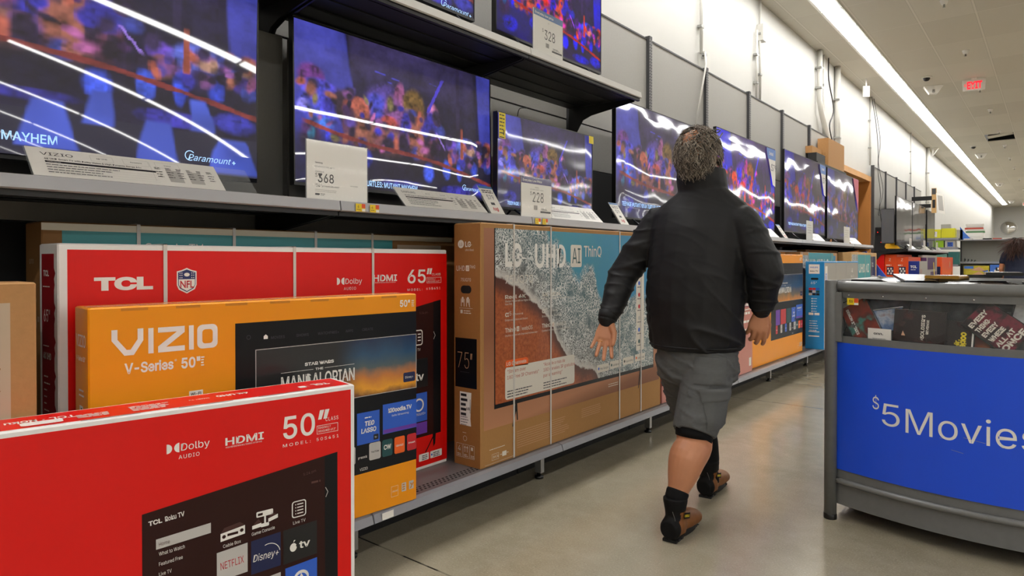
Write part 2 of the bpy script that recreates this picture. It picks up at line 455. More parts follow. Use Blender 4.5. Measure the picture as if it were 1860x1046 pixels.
# ---------------------------------------------------------------- televisions
import numpy as np
def smooth(e0, e1, x):
    t = np.clip((x - e0) / (e1 - e0), 0, 1); return t * t * (3 - 2 * t)
def vnoise(nx, ny, fx, fy, seed):
    r = np.random.RandomState(seed); gx, gy = int(fx) + 2, int(fy) + 2
    g = r.rand(gy, gx)
    X = np.linspace(0, fx, nx)[None, :]; Y = np.linspace(0, fy, ny)[:, None]
    x0 = X.astype(int); y0 = Y.astype(int); a = X - x0; b = Y - y0; a = a * a * (3 - 2 * a); b = b * b * (3 - 2 * b)
    return (g[y0, x0] * (1 - a) + g[y0, x0 + 1] * a) * (1 - b) + (g[y0 + 1, x0] * (1 - a) + g[y0 + 1, x0 + 1] * a) * b
def L3(h): return np.array(hexc(h))
def movie_frame(nx, ny, vivid=1.0, seed=3):
    """a generic night-time animation frame: blue dusk, a dark building, a crowd of soft coloured shapes behind a rail (s right, t down, 0..1)"""
    s = np.linspace(0, 1, nx)[None, :] * np.ones((ny, 1)); t = np.linspace(0, 1, ny)[:, None] * np.ones((1, nx))
    n1 = vnoise(nx, ny, 9, 6, seed); n2 = vnoise(nx, ny, 38, 22, seed + 1); n3 = vnoise(nx, ny, 110, 64, seed + 2)
    img = np.zeros((ny, nx, 3))
    def put(mask, col, grain=0.35):
        nonlocal img
        c = L3(col)[None, None, :] * (1 + grain * (n2[..., None] - 0.5) * 1.6 + grain * (n3[..., None] - 0.5))
        img = img * (1 - mask[..., None]) + c * mask[..., None]
    one = np.ones_like(s)
    put(one, '#1d1b33', 0.5)
    put(smooth(0, .02, 0.215 + 0.10 * t - s) , '#3a4396', .25)                       # left sky
    put(smooth(0, .3, .55 - t) * smooth(0, .02, 0.215 + 0.10 * t - s), '#4650a0', .2)
    put(smooth(0, .012, s - (0.905 + 0.03 * t)) * smooth(0, .05, .72 - t), '#3d4899', .25)   # right sky
    put(smooth(0, .02, s - .22) * smooth(0, .02, .9 - s) * smooth(.35, .2, t), '#34304f', .4)
    for a, b, ln in ((.34, .19, .06), (.42, .205, .05), (.40, .24, .03), (.62, .17, .05)):
        put(smooth(.006, .002, np.abs(t - b - .12 * (s - a))) * smooth(0, .01, s - a) * smooth(0, .01, a + ln - s), '#4a52b8', .1)
    def ell(cx, cy, rx, ry, col, soft=.30, rot=0.0, grain=.8, wob=.9, kx=1):
        dx = (s - cx); dy = (t - cy) * 0.5625
        ca, sa = cos(rot), sin(rot); u = (dx * ca + dy * sa) / rx; v = (-dx * sa + dy * ca) / (ry * 0.5625)
        d = np.sqrt(u * u + v * v) + wob * (n1 - .5) + .12 * (n2 - .5)
        put(smooth(1.0 + soft, 1.0 - soft, d), col, grain)
    # crowd of soft shapes, far to near
    ell(.06, .33, .045, .075, '#7c3a8a'); ell(.09, .40, .07, .05, '#6a62e8'); ell(.10, .50, .10, .11, '#5560d8'); ell(.03, .52, .03, .05, '#9aa0f0'); ell(.10, .62, .06, .05, '#3a76b8')
    ell(.07, .72, .05, .13, '#4a2a58'); ell(.065, .68, .02, .06, '#2c8c98'); ell(.13, .70, .018, .06, '#4050e0')
    ell(.20, .46, .05, .09, '#3c2c3a'); ell(.38, .38, .09, .12, '#5a4a90'); ell(.345, .42, .05, .10, '#4450b0'); ell(.46, .37, .025, .13, '#b0688a', rot=.1); ell(.43, .46, .05, .11, '#8a5a86')
    ell(.27, .47, .055, .075, '#c8714c'); ell(.28, .64, .065, .12, '#a06a48'); ell(.22, .60, .03, .1, '#5a3a4a')
    ell(.41, .52, .045, .045, '#b5503c'); ell(.42, .68, .07, .10, '#7c5a44'); ell(.36, .62, .03, .08, '#8a5a50')
    ell(.535, .37, .048, .09, '#8c7430'); ell(.545, .45, .038, .07, '#80602c'); ell(.50, .55, .03, .12, '#3c3ca8'); ell(.57, .60, .06, .15, '#9a6444'); ell(.63, .60, .03, .14, '#7a4858')
    ell(.645, .40, .026, .07, '#d88aa4', rot=-.1); ell(.63, .50, .035, .07, '#3a3ca0')
    put(smooth(.010, .006, np.abs(s - (.70 - .32 * (t - .12)))) * smooth(0, .02, t - .11) * smooth(0, .02, .40 - t), '#5048c4', .2)
    put(smooth(.006, .003, np.abs(s - (.66 + .42 * (t - .52)))) * smooth(0, .02, t - .52) * smooth(0, .02, .74 - t), '#b49ae8', .2)
    ell(.755, .61, .028, .045, '#7c5cc8'); ell(.76, .69, .03, .05, '#a06a3a'); ell(.845, .61, .055, .075, '#6c86d8'); ell(.87, .62, .028, .045, '#c0a070'); ell(.85, .72, .035, .06, '#3c3270')
    ell(.965, .64, .022, .04, '#a8885c'); ell(.96, .70, .028, .04, '#5a44a8')
    put(smooth(.62, .80, t + .03 * n1) * .85, '#1b1a2c', .4)
    for cx, cy, rx, ry, c in ((.30, .80, .03, .06, '#2c3c9c'), (.62, .84, .03, .07, '#3a5cc0'), (.72, .80, .022, .07, '#3c62c4'), (.80, .78, .016, .08, '#3458c8'), (.89, .76, .022, .07, '#2f4cb0'), (.12, .88, .06, .07, '#34389a'), (.93, .92, .05, .05, '#3c44a8'), (.78, .95, .09, .04, '#3a3a98'), (.48, .94, .1, .03, '#2f3080')):
        ell(cx, cy, rx, ry, c, .3)
    rr = np.random.RandomState(seed + 40); pal = ['#5a4a90', '#8a5a86', '#a06a48', '#3c3ca8', '#c8714c', '#4a2a58', '#7c7a40', '#b0688a', '#3a4c90', '#2a2038', '#241a30', '#2a2038', '#342848']
    for i in range(110):
        cx = rr.uniform(.02, .70) if i < 80 else rr.uniform(.7, .99); cy = rr.uniform(.36, .72) if i < 80 else rr.uniform(.55, .74)
        ell(cx, cy, rr.uniform(.008, .026), rr.uniform(.014, .05), pal[rr.randint(len(pal))], .5, rr.uniform(-.6, .6))
    # rail running down to the right, and a thin upright
    rail = .60 + .26 * s + .02 * np.sin(s * 7)
    put(smooth(.016, .010, np.abs(t - rail)) * smooth(0, .03, s - .02), '#8a3c30', .5)
    put(smooth(.008, .004, np.abs(s - .815)) * smooth(0, .02, t - .45) * smooth(0, .02, .70 - t), '#a85a3a', .3)
    put(smooth(.012, .008, np.abs(s - .79)) * smooth(0, .02, .48 - t), '#2b2540', .3)
    img *= (0.40 + 0.75 * n1[..., None] * .6)
    img = img * np.array([.80, .66, 1.02])
    if vivid != 1.0:
        g = img.mean(axis=2, keepdims=True); img = g + (img - g) * vivid
    return np.clip(img, 0.002, 1)
FRAME_HI = movie_frame(340, 192); FRAME_HI2 = np.clip(movie_frame(340, 192, 1.5) * np.array([1.5, .8, 1.25]), 0.002, 1)
def closer_frame():      # the same picture a moment later, moved up and closer in
    h, w_, _ = FRAME_HI.shape; a = FRAME_HI[int(.17 * h):]; idx = (np.linspace(0, .999, int(h * .80)) * a.shape[0]).astype(int)
    top = a[idx][:, (np.linspace(.12, .999, w_) * w_).astype(int)]; b = np.zeros((h - top.shape[0], w_, 3)) + L3('#1b1a2c')
    out = np.concatenate([top, b], 0); n1 = vnoise(w_, h, 14, 8, 77); s = np.linspace(0, 1, w_)[None, :]; t = np.linspace(0, 1, h)[:, None]
    for x0, x1, y0, y1 in ((.02, .14, .80, 1), (.40, .52, .74, .97), (.54, .60, .66, .84), (.66, .76, .76, .98), (.80, .86, .62, .80), (.86, .99, .80, 1)):
        wd = (x1 - x0) / 2 * (.5 + .5 * (t - y0) / (y1 - y0)); m = smooth(.012, 0, np.abs(s - (x0 + x1) / 2 + .02 * (n1 - .5)) - wd) * smooth(0, .02, t - y0) * smooth(0, .02, y1 - t)
        out = out * (1 - m[..., None]) + L3('#36469e') * m[..., None] * (.7 + .6 * n1[..., None])
    return np.clip(out, .002, 1)
FRAME_T1 = closer_frame()
def screen_mat(name, strength, rough, smudge=0.0, haze=0.0):
    s = NT(name); P, x, y, z = s.obj()
    at = s.n('ShaderNodeAttribute', attribute_name='picture')
    s.b.inputs['Base Color'].default_value = (.008 + haze, .008 + haze, .010 + haze, 1)
    s.l(at.outputs['Color'], s.b.inputs['Emission Color']); s.b.inputs['Emission Strength'].default_value = strength
    s.b.inputs['Roughness'].default_value = rough; s.b.inputs['Specular IOR Level'].default_value = 0.5
    s.b.inputs['Coat Weight'].default_value = 0.0
    if smudge:
        s.l(s.math('MULTIPLY_ADD', s.noise(P, 4, 3), smudge, rough * .8), s.b.inputs['Roughness'])
screen_mat('screen_glossy', 1.25, 0.018, haze=.045)
screen_mat('screen_film', 1.15, 0.05, haze=.09)
screen_mat('screen_off', 0.35, 0.08, haze=.10)
M_('bezel', '#0c0c0d', 0.3); M_('screen_text', '#101014', .3, emit='#9fc6f4', estr=1.2); M_('sticker_yellow', '#ead320', .5); M_('sticker_blue', '#3f74c4', .4); M_('sticker_pink', '#c9546a', .45); M_('led_red', '#220000', .4, emit='#ff2010', estr=3)
def noise2(x, y, f, seed): return noise.noise(Vector((x * f + seed * 7.3, y * f * 1.0, seed * 3.1)))
def television(label, y0, W, H, z0, x, tilt=0.0, yaw=0.0, film=0.0, kind='screen_glossy', frame=None, region=(0, 0, 1, 1), bulge=None, texts=(), stickers=(), extra=None, res=None, feet=True, depth=.07, shelf_z=1.39, name='television', grp='televisions on the display shelves', seed=1, rx=0.0):
    t = thing(name, label, 'television', (x, y0, z0), radians(90) + yaw, grp)
    t.rotation_euler = (rx, 0, radians(90) + yaw)
    b = MB(); e = .006
    b.box(0, W, .002, .028, 0, H, 'bezel'); b.box(W * .12, W * .88, .028, depth, H * .06, H * .62, 'black_matte')
    for a in ((0, e), (W - e, W)): b.box(a[0], a[1], -.004, .002, 0, H, 'bezel')
    b.box(e, W - e, -.004, .002, H - e, H, 'bezel'); b.box(e, W - e, -.004, .002, 0, .014, 'bezel')
    b.build('bezel', t)
    img = FRAME_HI if frame is None else frame
    nx, ny = res or (300, 170)
    def disp(X, Z):
        u = (X - e) / (W - 2 * e); v = (Z - .014) / (H - e - .014); d = 0.0
        if bulge: d += bulge(u, v)
        if film:
            ef = max(0, min(1, 12 * min(u, 1 - u, v, 1 - v)))
            d += film * ef * (noise2(X, Z, 2.6, seed) * .9 + noise2(X * .6, Z * 2.2, 3.2, seed + 5) * .35 + noise2(X, Z, 9, seed + 9) * .035)
        return d
    me_v = []; cols = []
    sx0, st0, sx1, st1 = region; ih, iw, _ = img.shape
    for j in range(ny):
        v = j / (ny - 1)
        for i in range(nx):
            u = i / (nx - 1)
            X = e + (W - 2 * e) * u; Z = .014 + (H - e - .014) * v
            d = disp(X, Z)
            me_v.append((X, -.001 - d, Z))
            cu = sx0 + (sx1 - sx0) * u; ct = st0 + (st1 - st0) * (1 - v)
            cols.append(img[min(ih - 1, int(ct * ih)), min(iw - 1, int(cu * iw))])
    fs = [(j * nx + i, j * nx + i + 1, (j + 1) * nx + i + 1, (j + 1) * nx + i) for j in range(ny - 1) for i in range(nx - 1)]
    m = MB(); m.add(me_v, fs, kind, True)
    F = Face(m, (0, -.0015, 0), (1, 0, 0), (0, 0, 1))
    for tx in texts: F.text(*tx[0], **tx[1])
    if extra: extra(F, m)
    nv = len(me_v)
    for i_ in range(nv, len(m.v)): m.v[i_] = (m.v[i_][0], m.v[i_][1] - disp(m.v[i_][0], m.v[i_][2]), m.v[i_][2])
    o = m.build('screen', t)
    at = o.data.color_attributes.new('picture', 'FLOAT_COLOR', 'POINT')
    buf = np.zeros((len(o.data.vertices), 4), np.float32); buf[:nv, :3] = np.array(cols); buf[:, 3] = 1
    at.data.foreach_set('color', buf.ravel())
    for nm, fn in stickers:
        k = MB(); F2 = Face(k, (0, -.012, 0), (1, 0, 0), (0, 0, 1)); fn(F2, k); k.build(nm, t)
    if feet:
        for a in (.16, .84):
            k = MB(); hz = z0 - shelf_z
            k.tube([(W * a, .012, .01), (W * a, -.06, -hz * .55), (W * a, -.11, -hz + .006)], .006, 'black_plastic', 8)
            k.tube([(W * a, .02, .01), (W * a, .07, -hz * .55), (W * a, .10, -hz + .006)], .006, 'black_plastic', 8)
            k.build('foot', t)
    return t
def p_plus(F, u, v, h, l=3):      # the script wordmark of the film's streaming service
    F.text('Paramount', u, v, h, 'screen_text', l, w=h * 7.4, bold=.0, shear=.35, fnt='Inter.woff2')
    F.text('+', u + h * 7.6, v, h * .9, 'screen_text', l, bold=.02)
    F.arc(u + h * .35, v + h * .75, h * .85, h * .14, 'screen_text', l, 40, 300)
def bul1(u, v):
    a = .014 - .047 * (u - .37)
    return .735 * (a * v - (.014 + .030 * u * u) * (v - v * v)) + .015
def tv1x(F, m): p_plus(F, 1.034, .058, .022)
ENERGY = lambda a, b: ('energy_label', lambda F, k: (F.rect(.004, a, .062, b, 'sticker_yellow'), F.lines(.010, b - .01, .044, 6, .020, .006, 'dark_print'), F.rect(.042, a + .02, .05, a + .05, 'dark_print', 2), F.rect(.010, a + .004, .05, a + .009, 'dark_print', 2)))
def price79(u1, H, colr='sticker_blue', txt='Install'):
    def fn(F, k):
        F.poly([(u1 - .30, H - .02), (u1 - .30 + .25, H - .02), (u1 - .02, H - .04), (u1 - .01, H - .42), (u1 - .10, H - .40), (u1 - .22, H - .17)], 'white_print', 1)
        F.poly([(u1 - .30, H - .015), (u1 - .01, H - .015), (u1 - .01, H - .13), (u1 - .262, H - .13), (u1 - .30, H - .05)], colr, 2)
        F.text(txt, u1 - .22, H - .085, .035, 'white_print', 3, bold=.01)
        F.text('$79', u1 - .155, H - .25, .07, 'sticker_navy', 3)
    return ('install_sticker', fn)
M_('sticker_navy', '#2c3550', .5)
ty = lambda s, u, v, h, w=None: ((s, u, v, h, 'screen_text', 3), dict(w=w, bold=.012))
television("wide television at the left edge of the photo with many white light streaks", .075, 1.31, .735, 1.468, -2.45, bulge=bul1,
           texts=[ty('NINJA TURTLES: MUTANT MAYHEM', .055, .056, .028, .572)], extra=tv1x, rx=.026, frame=FRAME_T1, feet=True, kind='screen_glossy')
def tv2x(F, m): p_plus(F, 1.034, .062, .0185)
def sm1(x, a, b):
    t = max(0, min(1, (x - a) / (b - a))); return t * t * (3 - 2 * t)
television("slim television standing behind the square $368 sign, under the upper shelf", 1.57, 1.262, .712, 1.480, -2.48,
           texts=[ty('TEENAGE MUTANT NINJA TURTLES: MUTANT MAYHEM', .06, .028, .026, .637)], extra=tv2x, rx=-.012, bulge=lambda u, v: .002 * sin(pi * u) * sin(pi * v) + .002 * sm1(u, .86, 1.0) * sin(v * 6), film=.0004)
television('smallest television of the near run, yellow energy label on its corner, behind the $228 sign', 2.80, .985, .545, 1.45, -2.41, film=.0032, kind='screen_film', seed=3, yaw=0.0,
           texts=[ty('TEENAGE MUTANT NINJA TURTLES', .09, .03, .020, .40)], stickers=[ENERGY(.395, .538), ('corner_label', lambda F, k: F.rect(.925, .49, .981, .54, 'sticker_yellow'))])
television("film-wrapped television with wide light streaks, directly left of the man's head", 4.07, 1.50, .85, 1.462, -2.40, film=.0042, kind='screen_film', seed=5, texts=[ty('TEENAGE MUTANT NINJA TURTLES: MUTANT MAYHEM', .09, .095, .03, .8)])
television("television directly right of the man's head, blue sticker on its upper right corner", 5.86, 1.64, .93, 1.458, -2.40, film=.0022, kind='screen_film', seed=8, frame=FRAME_HI2, stickers=[price79(1.64, .93)])
television("film-wrapped television with dim red picture, left of the last one before the doorway", 7.83, 1.74, .95, 1.49, -2.40, film=.0022, kind='screen_film', seed=11, frame=FRAME_HI2 * .45, stickers=[price79(1.74, .95)], res=(160, 90), texts=[ty('TEENAGE MUTANT NINJA TURTLES', .15, .09, .03, .8)])
television("television beside the wooden doorway, pink sticker on its corner", 9.68, 1.82, .97, 1.46, -2.40, film=.0022, kind='screen_film', seed=14, frame=FRAME_HI * .55, stickers=[('corner_sticker', lambda F, k: F.poly([(1.45, .96), (1.80, .96), (1.80, .45), (1.68, .62), (1.52, .84)], 'sticker_pink'))], res=(160, 90))
DARK = FRAME_HI * 0.03 + .01
television('left one of the two large switched-off televisions in the far run, beyond the doorway', 14.78, 1.85, .96, 1.47, -2.40, film=.0020, kind='screen_off', seed=17, frame=DARK, res=(120, 70))
television('right one of the two large switched-off televisions in the far run, beyond the doorway', 16.68, 1.85, .96, 1.47, -2.40, film=.0020, kind='screen_off', seed=19, frame=DARK, res=(120, 70))
television('small switched-off television at the far end of the far run, beside the yellow boxes', 18.80, 1.3, .90, 1.49, -2.40, film=.003, kind='screen_off', seed=23, frame=DARK, res=(120, 70))
television("narrow grey display panel standing upright above the yellow folded sign", 14.60, .22, .68, 1.49, -2.63, yaw=radians(-85), kind='screen_off', frame=DARK * 3, res=(30, 60), feet=False, film=.001, depth=.04)
television("left television on the upper shelf, only its bottom edge inside the photo", 1.70, .85, .50, 2.405, -2.35, extra=lambda F, m: p_plus(F, .62, .012, .025), region=(.3, .3, 1, 1), shelf_z=2.29, res=(160, 90))
television("television with a vivid picture on the upper shelf behind the $328 sign", 2.72, 1.075, .61, 2.402, -2.35, frame=FRAME_HI2, shelf_z=2.29, kind='screen_glossy')
# ---------------------------------------------------------------- television cartons
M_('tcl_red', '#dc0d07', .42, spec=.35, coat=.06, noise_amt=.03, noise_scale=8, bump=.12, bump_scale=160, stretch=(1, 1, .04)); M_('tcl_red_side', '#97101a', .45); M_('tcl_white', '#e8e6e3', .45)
M_('vizio_orange', '#ee9606', .42, spec=.35, coat=.08, noise_amt=.03, noise_scale=6, bump=.06, bump_scale=90); M_('strap', '#cfcac4', .3, coat=.4)
M_('tv_black', '#0d0e12', .35, spec=.25); M_('tv_maroon', '#2c0f0c', .4, spec=.25); M_('tv_maroon2', '#43211e', .32, coat=.2); M_('tile_grey', '#bdbab6', .4); M_('netflix_red', '#b5121b', .4); M_('disney_navy', '#101b48', .4); M_('tile_black', '#0c0d10', .4)
M_('tile_blue', '#2c5fc8', .4); M_('tile_red', '#c2232c', .4); M_('tile_teal', '#174a4c', .4); M_('tile_orange', '#f2661e', .4); M_('tile_purple', '#6c3aa8', .4); M_('faint', '#3b3c44', .4); M_('faint_m', '#5c3a34', .4); M_('lg_white', '#dcd6ca', .5); M_('lg_fade', '#c79a78', .6)
M_('orange_fade', '#c87c10', .4); M_('lg_red', '#b13a20', .5); M_('card_light', '#c7a06a', .7, noise_amt=.08, noise_scale=60); M_('nfl_navy', '#1f2d68', .4); M_('tape', '#d8ccb4', .2, coat=.6)
def carton(name, label, loc, rz, W, H, D, side='card', front='card', grp=None, edge=None):
    t = thing(name, label, 'box', loc, rz, grp)
    return t
def body(mb, W, H, D, m, r=.004):
    # carton body with softly broken edges and flap lines
    p = [(r, 0), (W - r, 0), (W, r), (W, D - r), (W - r, D), (r, D), (0, D - r), (0, r)]
    mb.prism(p, 'z', 0, H - r, m)
    q = [(2 * r, r), (W - 2 * r, r), (W - r, 2 * r), (W - r, D - 2 * r), (W - 2 * r, D - r), (2 * r, D - r), (r, D - 2 * r), (r, 2 * r)]
    n = 8; vs = [(a, b, H - r) for a, b in p] + [(a, b, H) for a, b in q]
    mb.add(vs, [(i, (i + 1) % n, n + (i + 1) % n, n + i) for i in range(n)] + [tuple(range(n, 2 * n))], m)
def strap(parent, us, W, H, D, m='strap', t=.012):
    for u in us:
        k = MB(); g = .0035
        k.box(u - t / 2, u + t / 2, -g, -.0028, 0, H + g, m); k.box(u - t / 2, u + t / 2, -g, D + g, H + .0005, H + g, m)
        k.build('strap', parent)
def tcl_front(F, W, H, size, s=1.0, model='50S451', five=(.999, .638), full=False):
    wp = 'tcl_white'; m = .035 * s
    F.frame(0, 0, W, H, .024 * s, wp, 1)
RZ = radians(90)

# --- red 50-inch carton standing on the floor in the aisle
t = carton('television_box', "red 50-inch television carton with white edges standing on the floor in the foreground", (-1.898, .077, 0), radians(90) - .160, 1.23, .77, .155)
mb = MB(); W, H, D = 1.23, .770, .158
body(mb, W, H, D, 'tcl_white')
F = Face(mb, (0, 0, 0), (1, 0, 0), (0, 0, 1)); w_ = 'white_print'
F.rect(.014, .01, W - .014, H - .014, 'tcl_red', 1)
F.text('50', .999, .638, .066, w_, 3, w=.098, bold=.012)
for k in (0, 1): F.poly([(1.107 + .017 * k, .678), (1.118 + .017 * k, .678), (1.127 + .017 * k, .706), (1.113 + .017 * k, .706)], w_, 3)
F.text('CLASS', 1.131, .670, .011, w_, 3, w=.042, space=1.2)
F.frame(1.103, .634, 1.172, .660, .0012, w_, 3); F.text('DIAGONALLY', 1.108, .6495, .0065, w_, 3, w=.040); F.text('MEASURED 49.5"', 1.108, .639, .0065, w_, 3, w=.056)
F.text('M O D E L :', .998, .614, .009, w_, 3, w=.085); F.text('5 0 S 4 5 1', 1.102, .614, .009, w_, 3, w=.072)
F.text('HDMI', .836, .650, .021, w_, 3, w=.106, bold=.018); F.text('HIGH DEFINITION MULTIMEDIA INTERFACE', .837, .642, .004, w_, 3, w=.10)
def dolby(F, u, v, s, m, l=3):
    F.circ(u, v + .010 * s, .0125 * s, m, l, -90, 90); F.poly([(u - .001, v - .0025 * s), (u - .001, v + .0225 * s), (u - .0005, v + .0225 * s), (u - .0005, v - .0025 * s)], m, l)
    F.circ(u + .030 * s, v + .010 * s, .0125 * s, m, l, 90, 270)
    F.text('Dolby', u + .034 * s, v, .019 * s, m, l, w=.072 * s); F.text('AUDIO', u + .028 * s, v - .021 * s, .010 * s, m, l, w=.052 * s, space=1.15)
dolby(F, .689, .657, 1.0, w_)
def roku_screen(F, pts_tl, pts_tr, pts_br, pts_bl, m1='tv_maroon'):
    F.poly([pts_bl, pts_br, pts_tr, pts_tl], m1, 2)
slope = (.569 - .511) / (1.17 - .63)
F.poly([(.630, .01), (1.170, .01), (1.170, .569), (.630, .511)], 'tv_maroon', 2)
F.poly([(1.128, .01), (1.170, .01), (1.170, .569), (1.128, .564)], 'tv_black', 3)
L = 4; rs = .10
F.text('TCL', .645, .478, .012, w_, L, w=.032, bold=.03, rot=.06); F.text('Roku TV', .684, .480, .013, w_, L, w=.047, bold=.02, rot=.07)
F.poly([(.662, .412), (.797, .4195), (.797, .447), (.662, .4385)], 'tile_grey', L); F.text('Home', .669, .419, .010, 'faint_m', L + 1, w=.026, rot=.06)
for i, s_ in enumerate(['What to Watch', 'Featured Free', 'Live TV', 'Home Menu']): F.text(s_, .669, .394 - i * .0265, .0095, w_, L, w=(.062, .057, .030, .05)[i], rot=.05)
def cable_box(F, u, v):
    F.poly([(u, v), (u + .066, v + .006), (u + .066, v + .030), (u, v + .022)], w_, L + 1); F.poly([(u, v + .023), (u + .066, v + .031), (u + .052, v + .042), (u + .010, v + .036)], 'tv_maroon2', L + 1)
    F.circ(u + .009, v + .012, .005, 'tv_maroon', L + 2); F.circ(u + .057, v + .018, .005, 'tv_maroon', L + 2); F.rect(u + .018, v + .011, u + .047, v + .018, 'tv_maroon', L + 2)
cable_box(F, .822, .387); F.text('Cable Box', .829, .368, .009, w_, L, w=.048, rot=.05)
def console(F, u, v):
    F.poly([(u, v), (u + .026, v + .002), (u + .026, v + .013), (u, v + .010)], w_, L + 1); F.poly([(u + .046, v + .010), (u + .074, v + .016), (u + .074, v + .027), (u + .046, v + .020)], w_, L + 1)
    F.rrect(u + .012, v + .030, u + .060, v + .046, .003, w_, L + 1); F.rect(u + .016, v + .034, u + .030, v + .041, 'tv_maroon', L + 2); F.rect(u + .034, v + .008, u + .039, v + .040, w_, L + 2); F.rrect(u + .024, v + .0, u + .048, v + .010, .003, w_, L + 2)
    F.poly([(u + .002, v + .012), (u + .026, v + .014), (u + .018, v + .026)], 'tv_maroon2', L + 1); F.poly([(u + .046, v + .022), (u + .072, v + .028), (u + .056, v + .034)], 'tv_maroon2', L + 1)
console(F, .908, .398); F.text('Game Console', .907, .380, .009, w_, L, w=.066, rot=.05)
F.rrect(1.024, .399, 1.068, .448, .008, w_, L); F.rrect(1.027, .402, 1.065, .445, .006, 'tv_maroon', L + 1)
for i in range(4): F.rrect(1.034, .409 + i * .009, 1.037, .412 + i * .009, .001, w_, L + 2); F.rrect(1.040, .409 + i * .009, 1.059, .412 + i * .009, .001, w_, L + 2)
F.text('Live TV', 1.028, .380, .009, w_, L, w=.038, rot=.03)
F.poly([(.812, .28), (.895, .283), (.895, .365), (.812, .359)], 'tile_grey', L); F.text('NETFLIX', .822, .309, .020, 'netflix_red', L + 1, w=.063, bold=.0, rot=.05)
F.poly([(.905, .27), (.990, .272), (.990, .370), (.905, .365)], 'disney_navy', L); F.text('Disney+', .910, .304, .020, w_, L + 1, w=.074, shear=.2); F.arc(.955, .312, .034, .002, w_, L + 1, 10, 110)
F.poly([(.998, .27), (1.102, .274), (1.102, .375), (.998, .370)], 'tile_black', L); F.text('tv', 1.046, .305, .022, w_, L + 1, w=.034, bold=.02)
F.circ(1.028, .313, .0105, w_, L + 1, ry=.0125); F.poly([(1.028, .327), (1.035, .333), (1.030, .334)], w_, L + 1); F.circ(1.0395, .316, .0035, 'tile_black', L + 2)
F.poly([(1.004, .18), (1.102, .18), (1.102, .262), (1.004, .257)], 'tile_blue', L); F.circ(1.052, .215, .024, w_, L + 1); F.circ(1.052, .212, .018, 'tile_blue', L + 2); F.poly([(1.038, .205), (1.066, .205), (1.052, .23)], w_, L + 3)
F.poly([(.905, .17), (.990, .17), (.990, .252), (.905, .247)], 'tile_grey', L); F.poly([(.812, .17), (.895, .17), (.895, .262), (.812, .262)], 'tile_black', L)
F.line(1.130, .468, 1.138, .453, .0022, 'tile_grey', L); F.line(1.138, .453, 1.131, .438, .0022, 'tile_grey', L); F.text('5:24 pm', 1.06, .518, .008, 'faint_m', L, w=.04, rot=.1)
F.lines(1.085, .495, .035, 1, .02, .006, 'faint_m', L)
# logos on the hidden left part
F.text('TCL', .10, .62, .06, w_, 3, w=.20, bold=.04)
T = Face(mb, (0, 0, H), (1, 0, 0), (0, 1, 0))
T.rect(.010, .014, W - .012, D - .010, 'tcl_red', 1)
for a, b in ((.50, .63), (.72, .86), (.93, 1.07), (.15, .30)): T.rect(a, .004, b, .0075, 'dark_gap', 2)
T.text('TCL', 1.175, .085, .030, w_, 3, w=.055, bold=.04, flip=True); T.line(1.105, .055, 1.105, .085, .001, w_, 3); T.rrect(1.075, .050, 1.098, .078, .006, w_, 3)
T.text('4K UHD', .93, .10, .026, w_, 3, w=.09, bold=.03, flip=True); T.text('SMART TV', .82, .09, .014, w_, 3, w=.055, flip=True)
T.lines(.62, .10, .10, 6, .011, .005, w_, 3); T.lines(.50, .08, .09, 4, .011, .005, w_, 3)
T.text('TCL \u00b7 Roku TV', .50, .095, .03, w_, 3, w=.19, bold=.02, flip=True); T.rrect(.385, .03, .47, .07, .01, w_, 3)
for k in range(4): T.rect(.14 + .055 * k, .04, .18 + .055 * k, .10, ('tile_black', 'tile_grey', 'tile_black', 'tile_grey')[k], 3)
mb.build('carton', t)

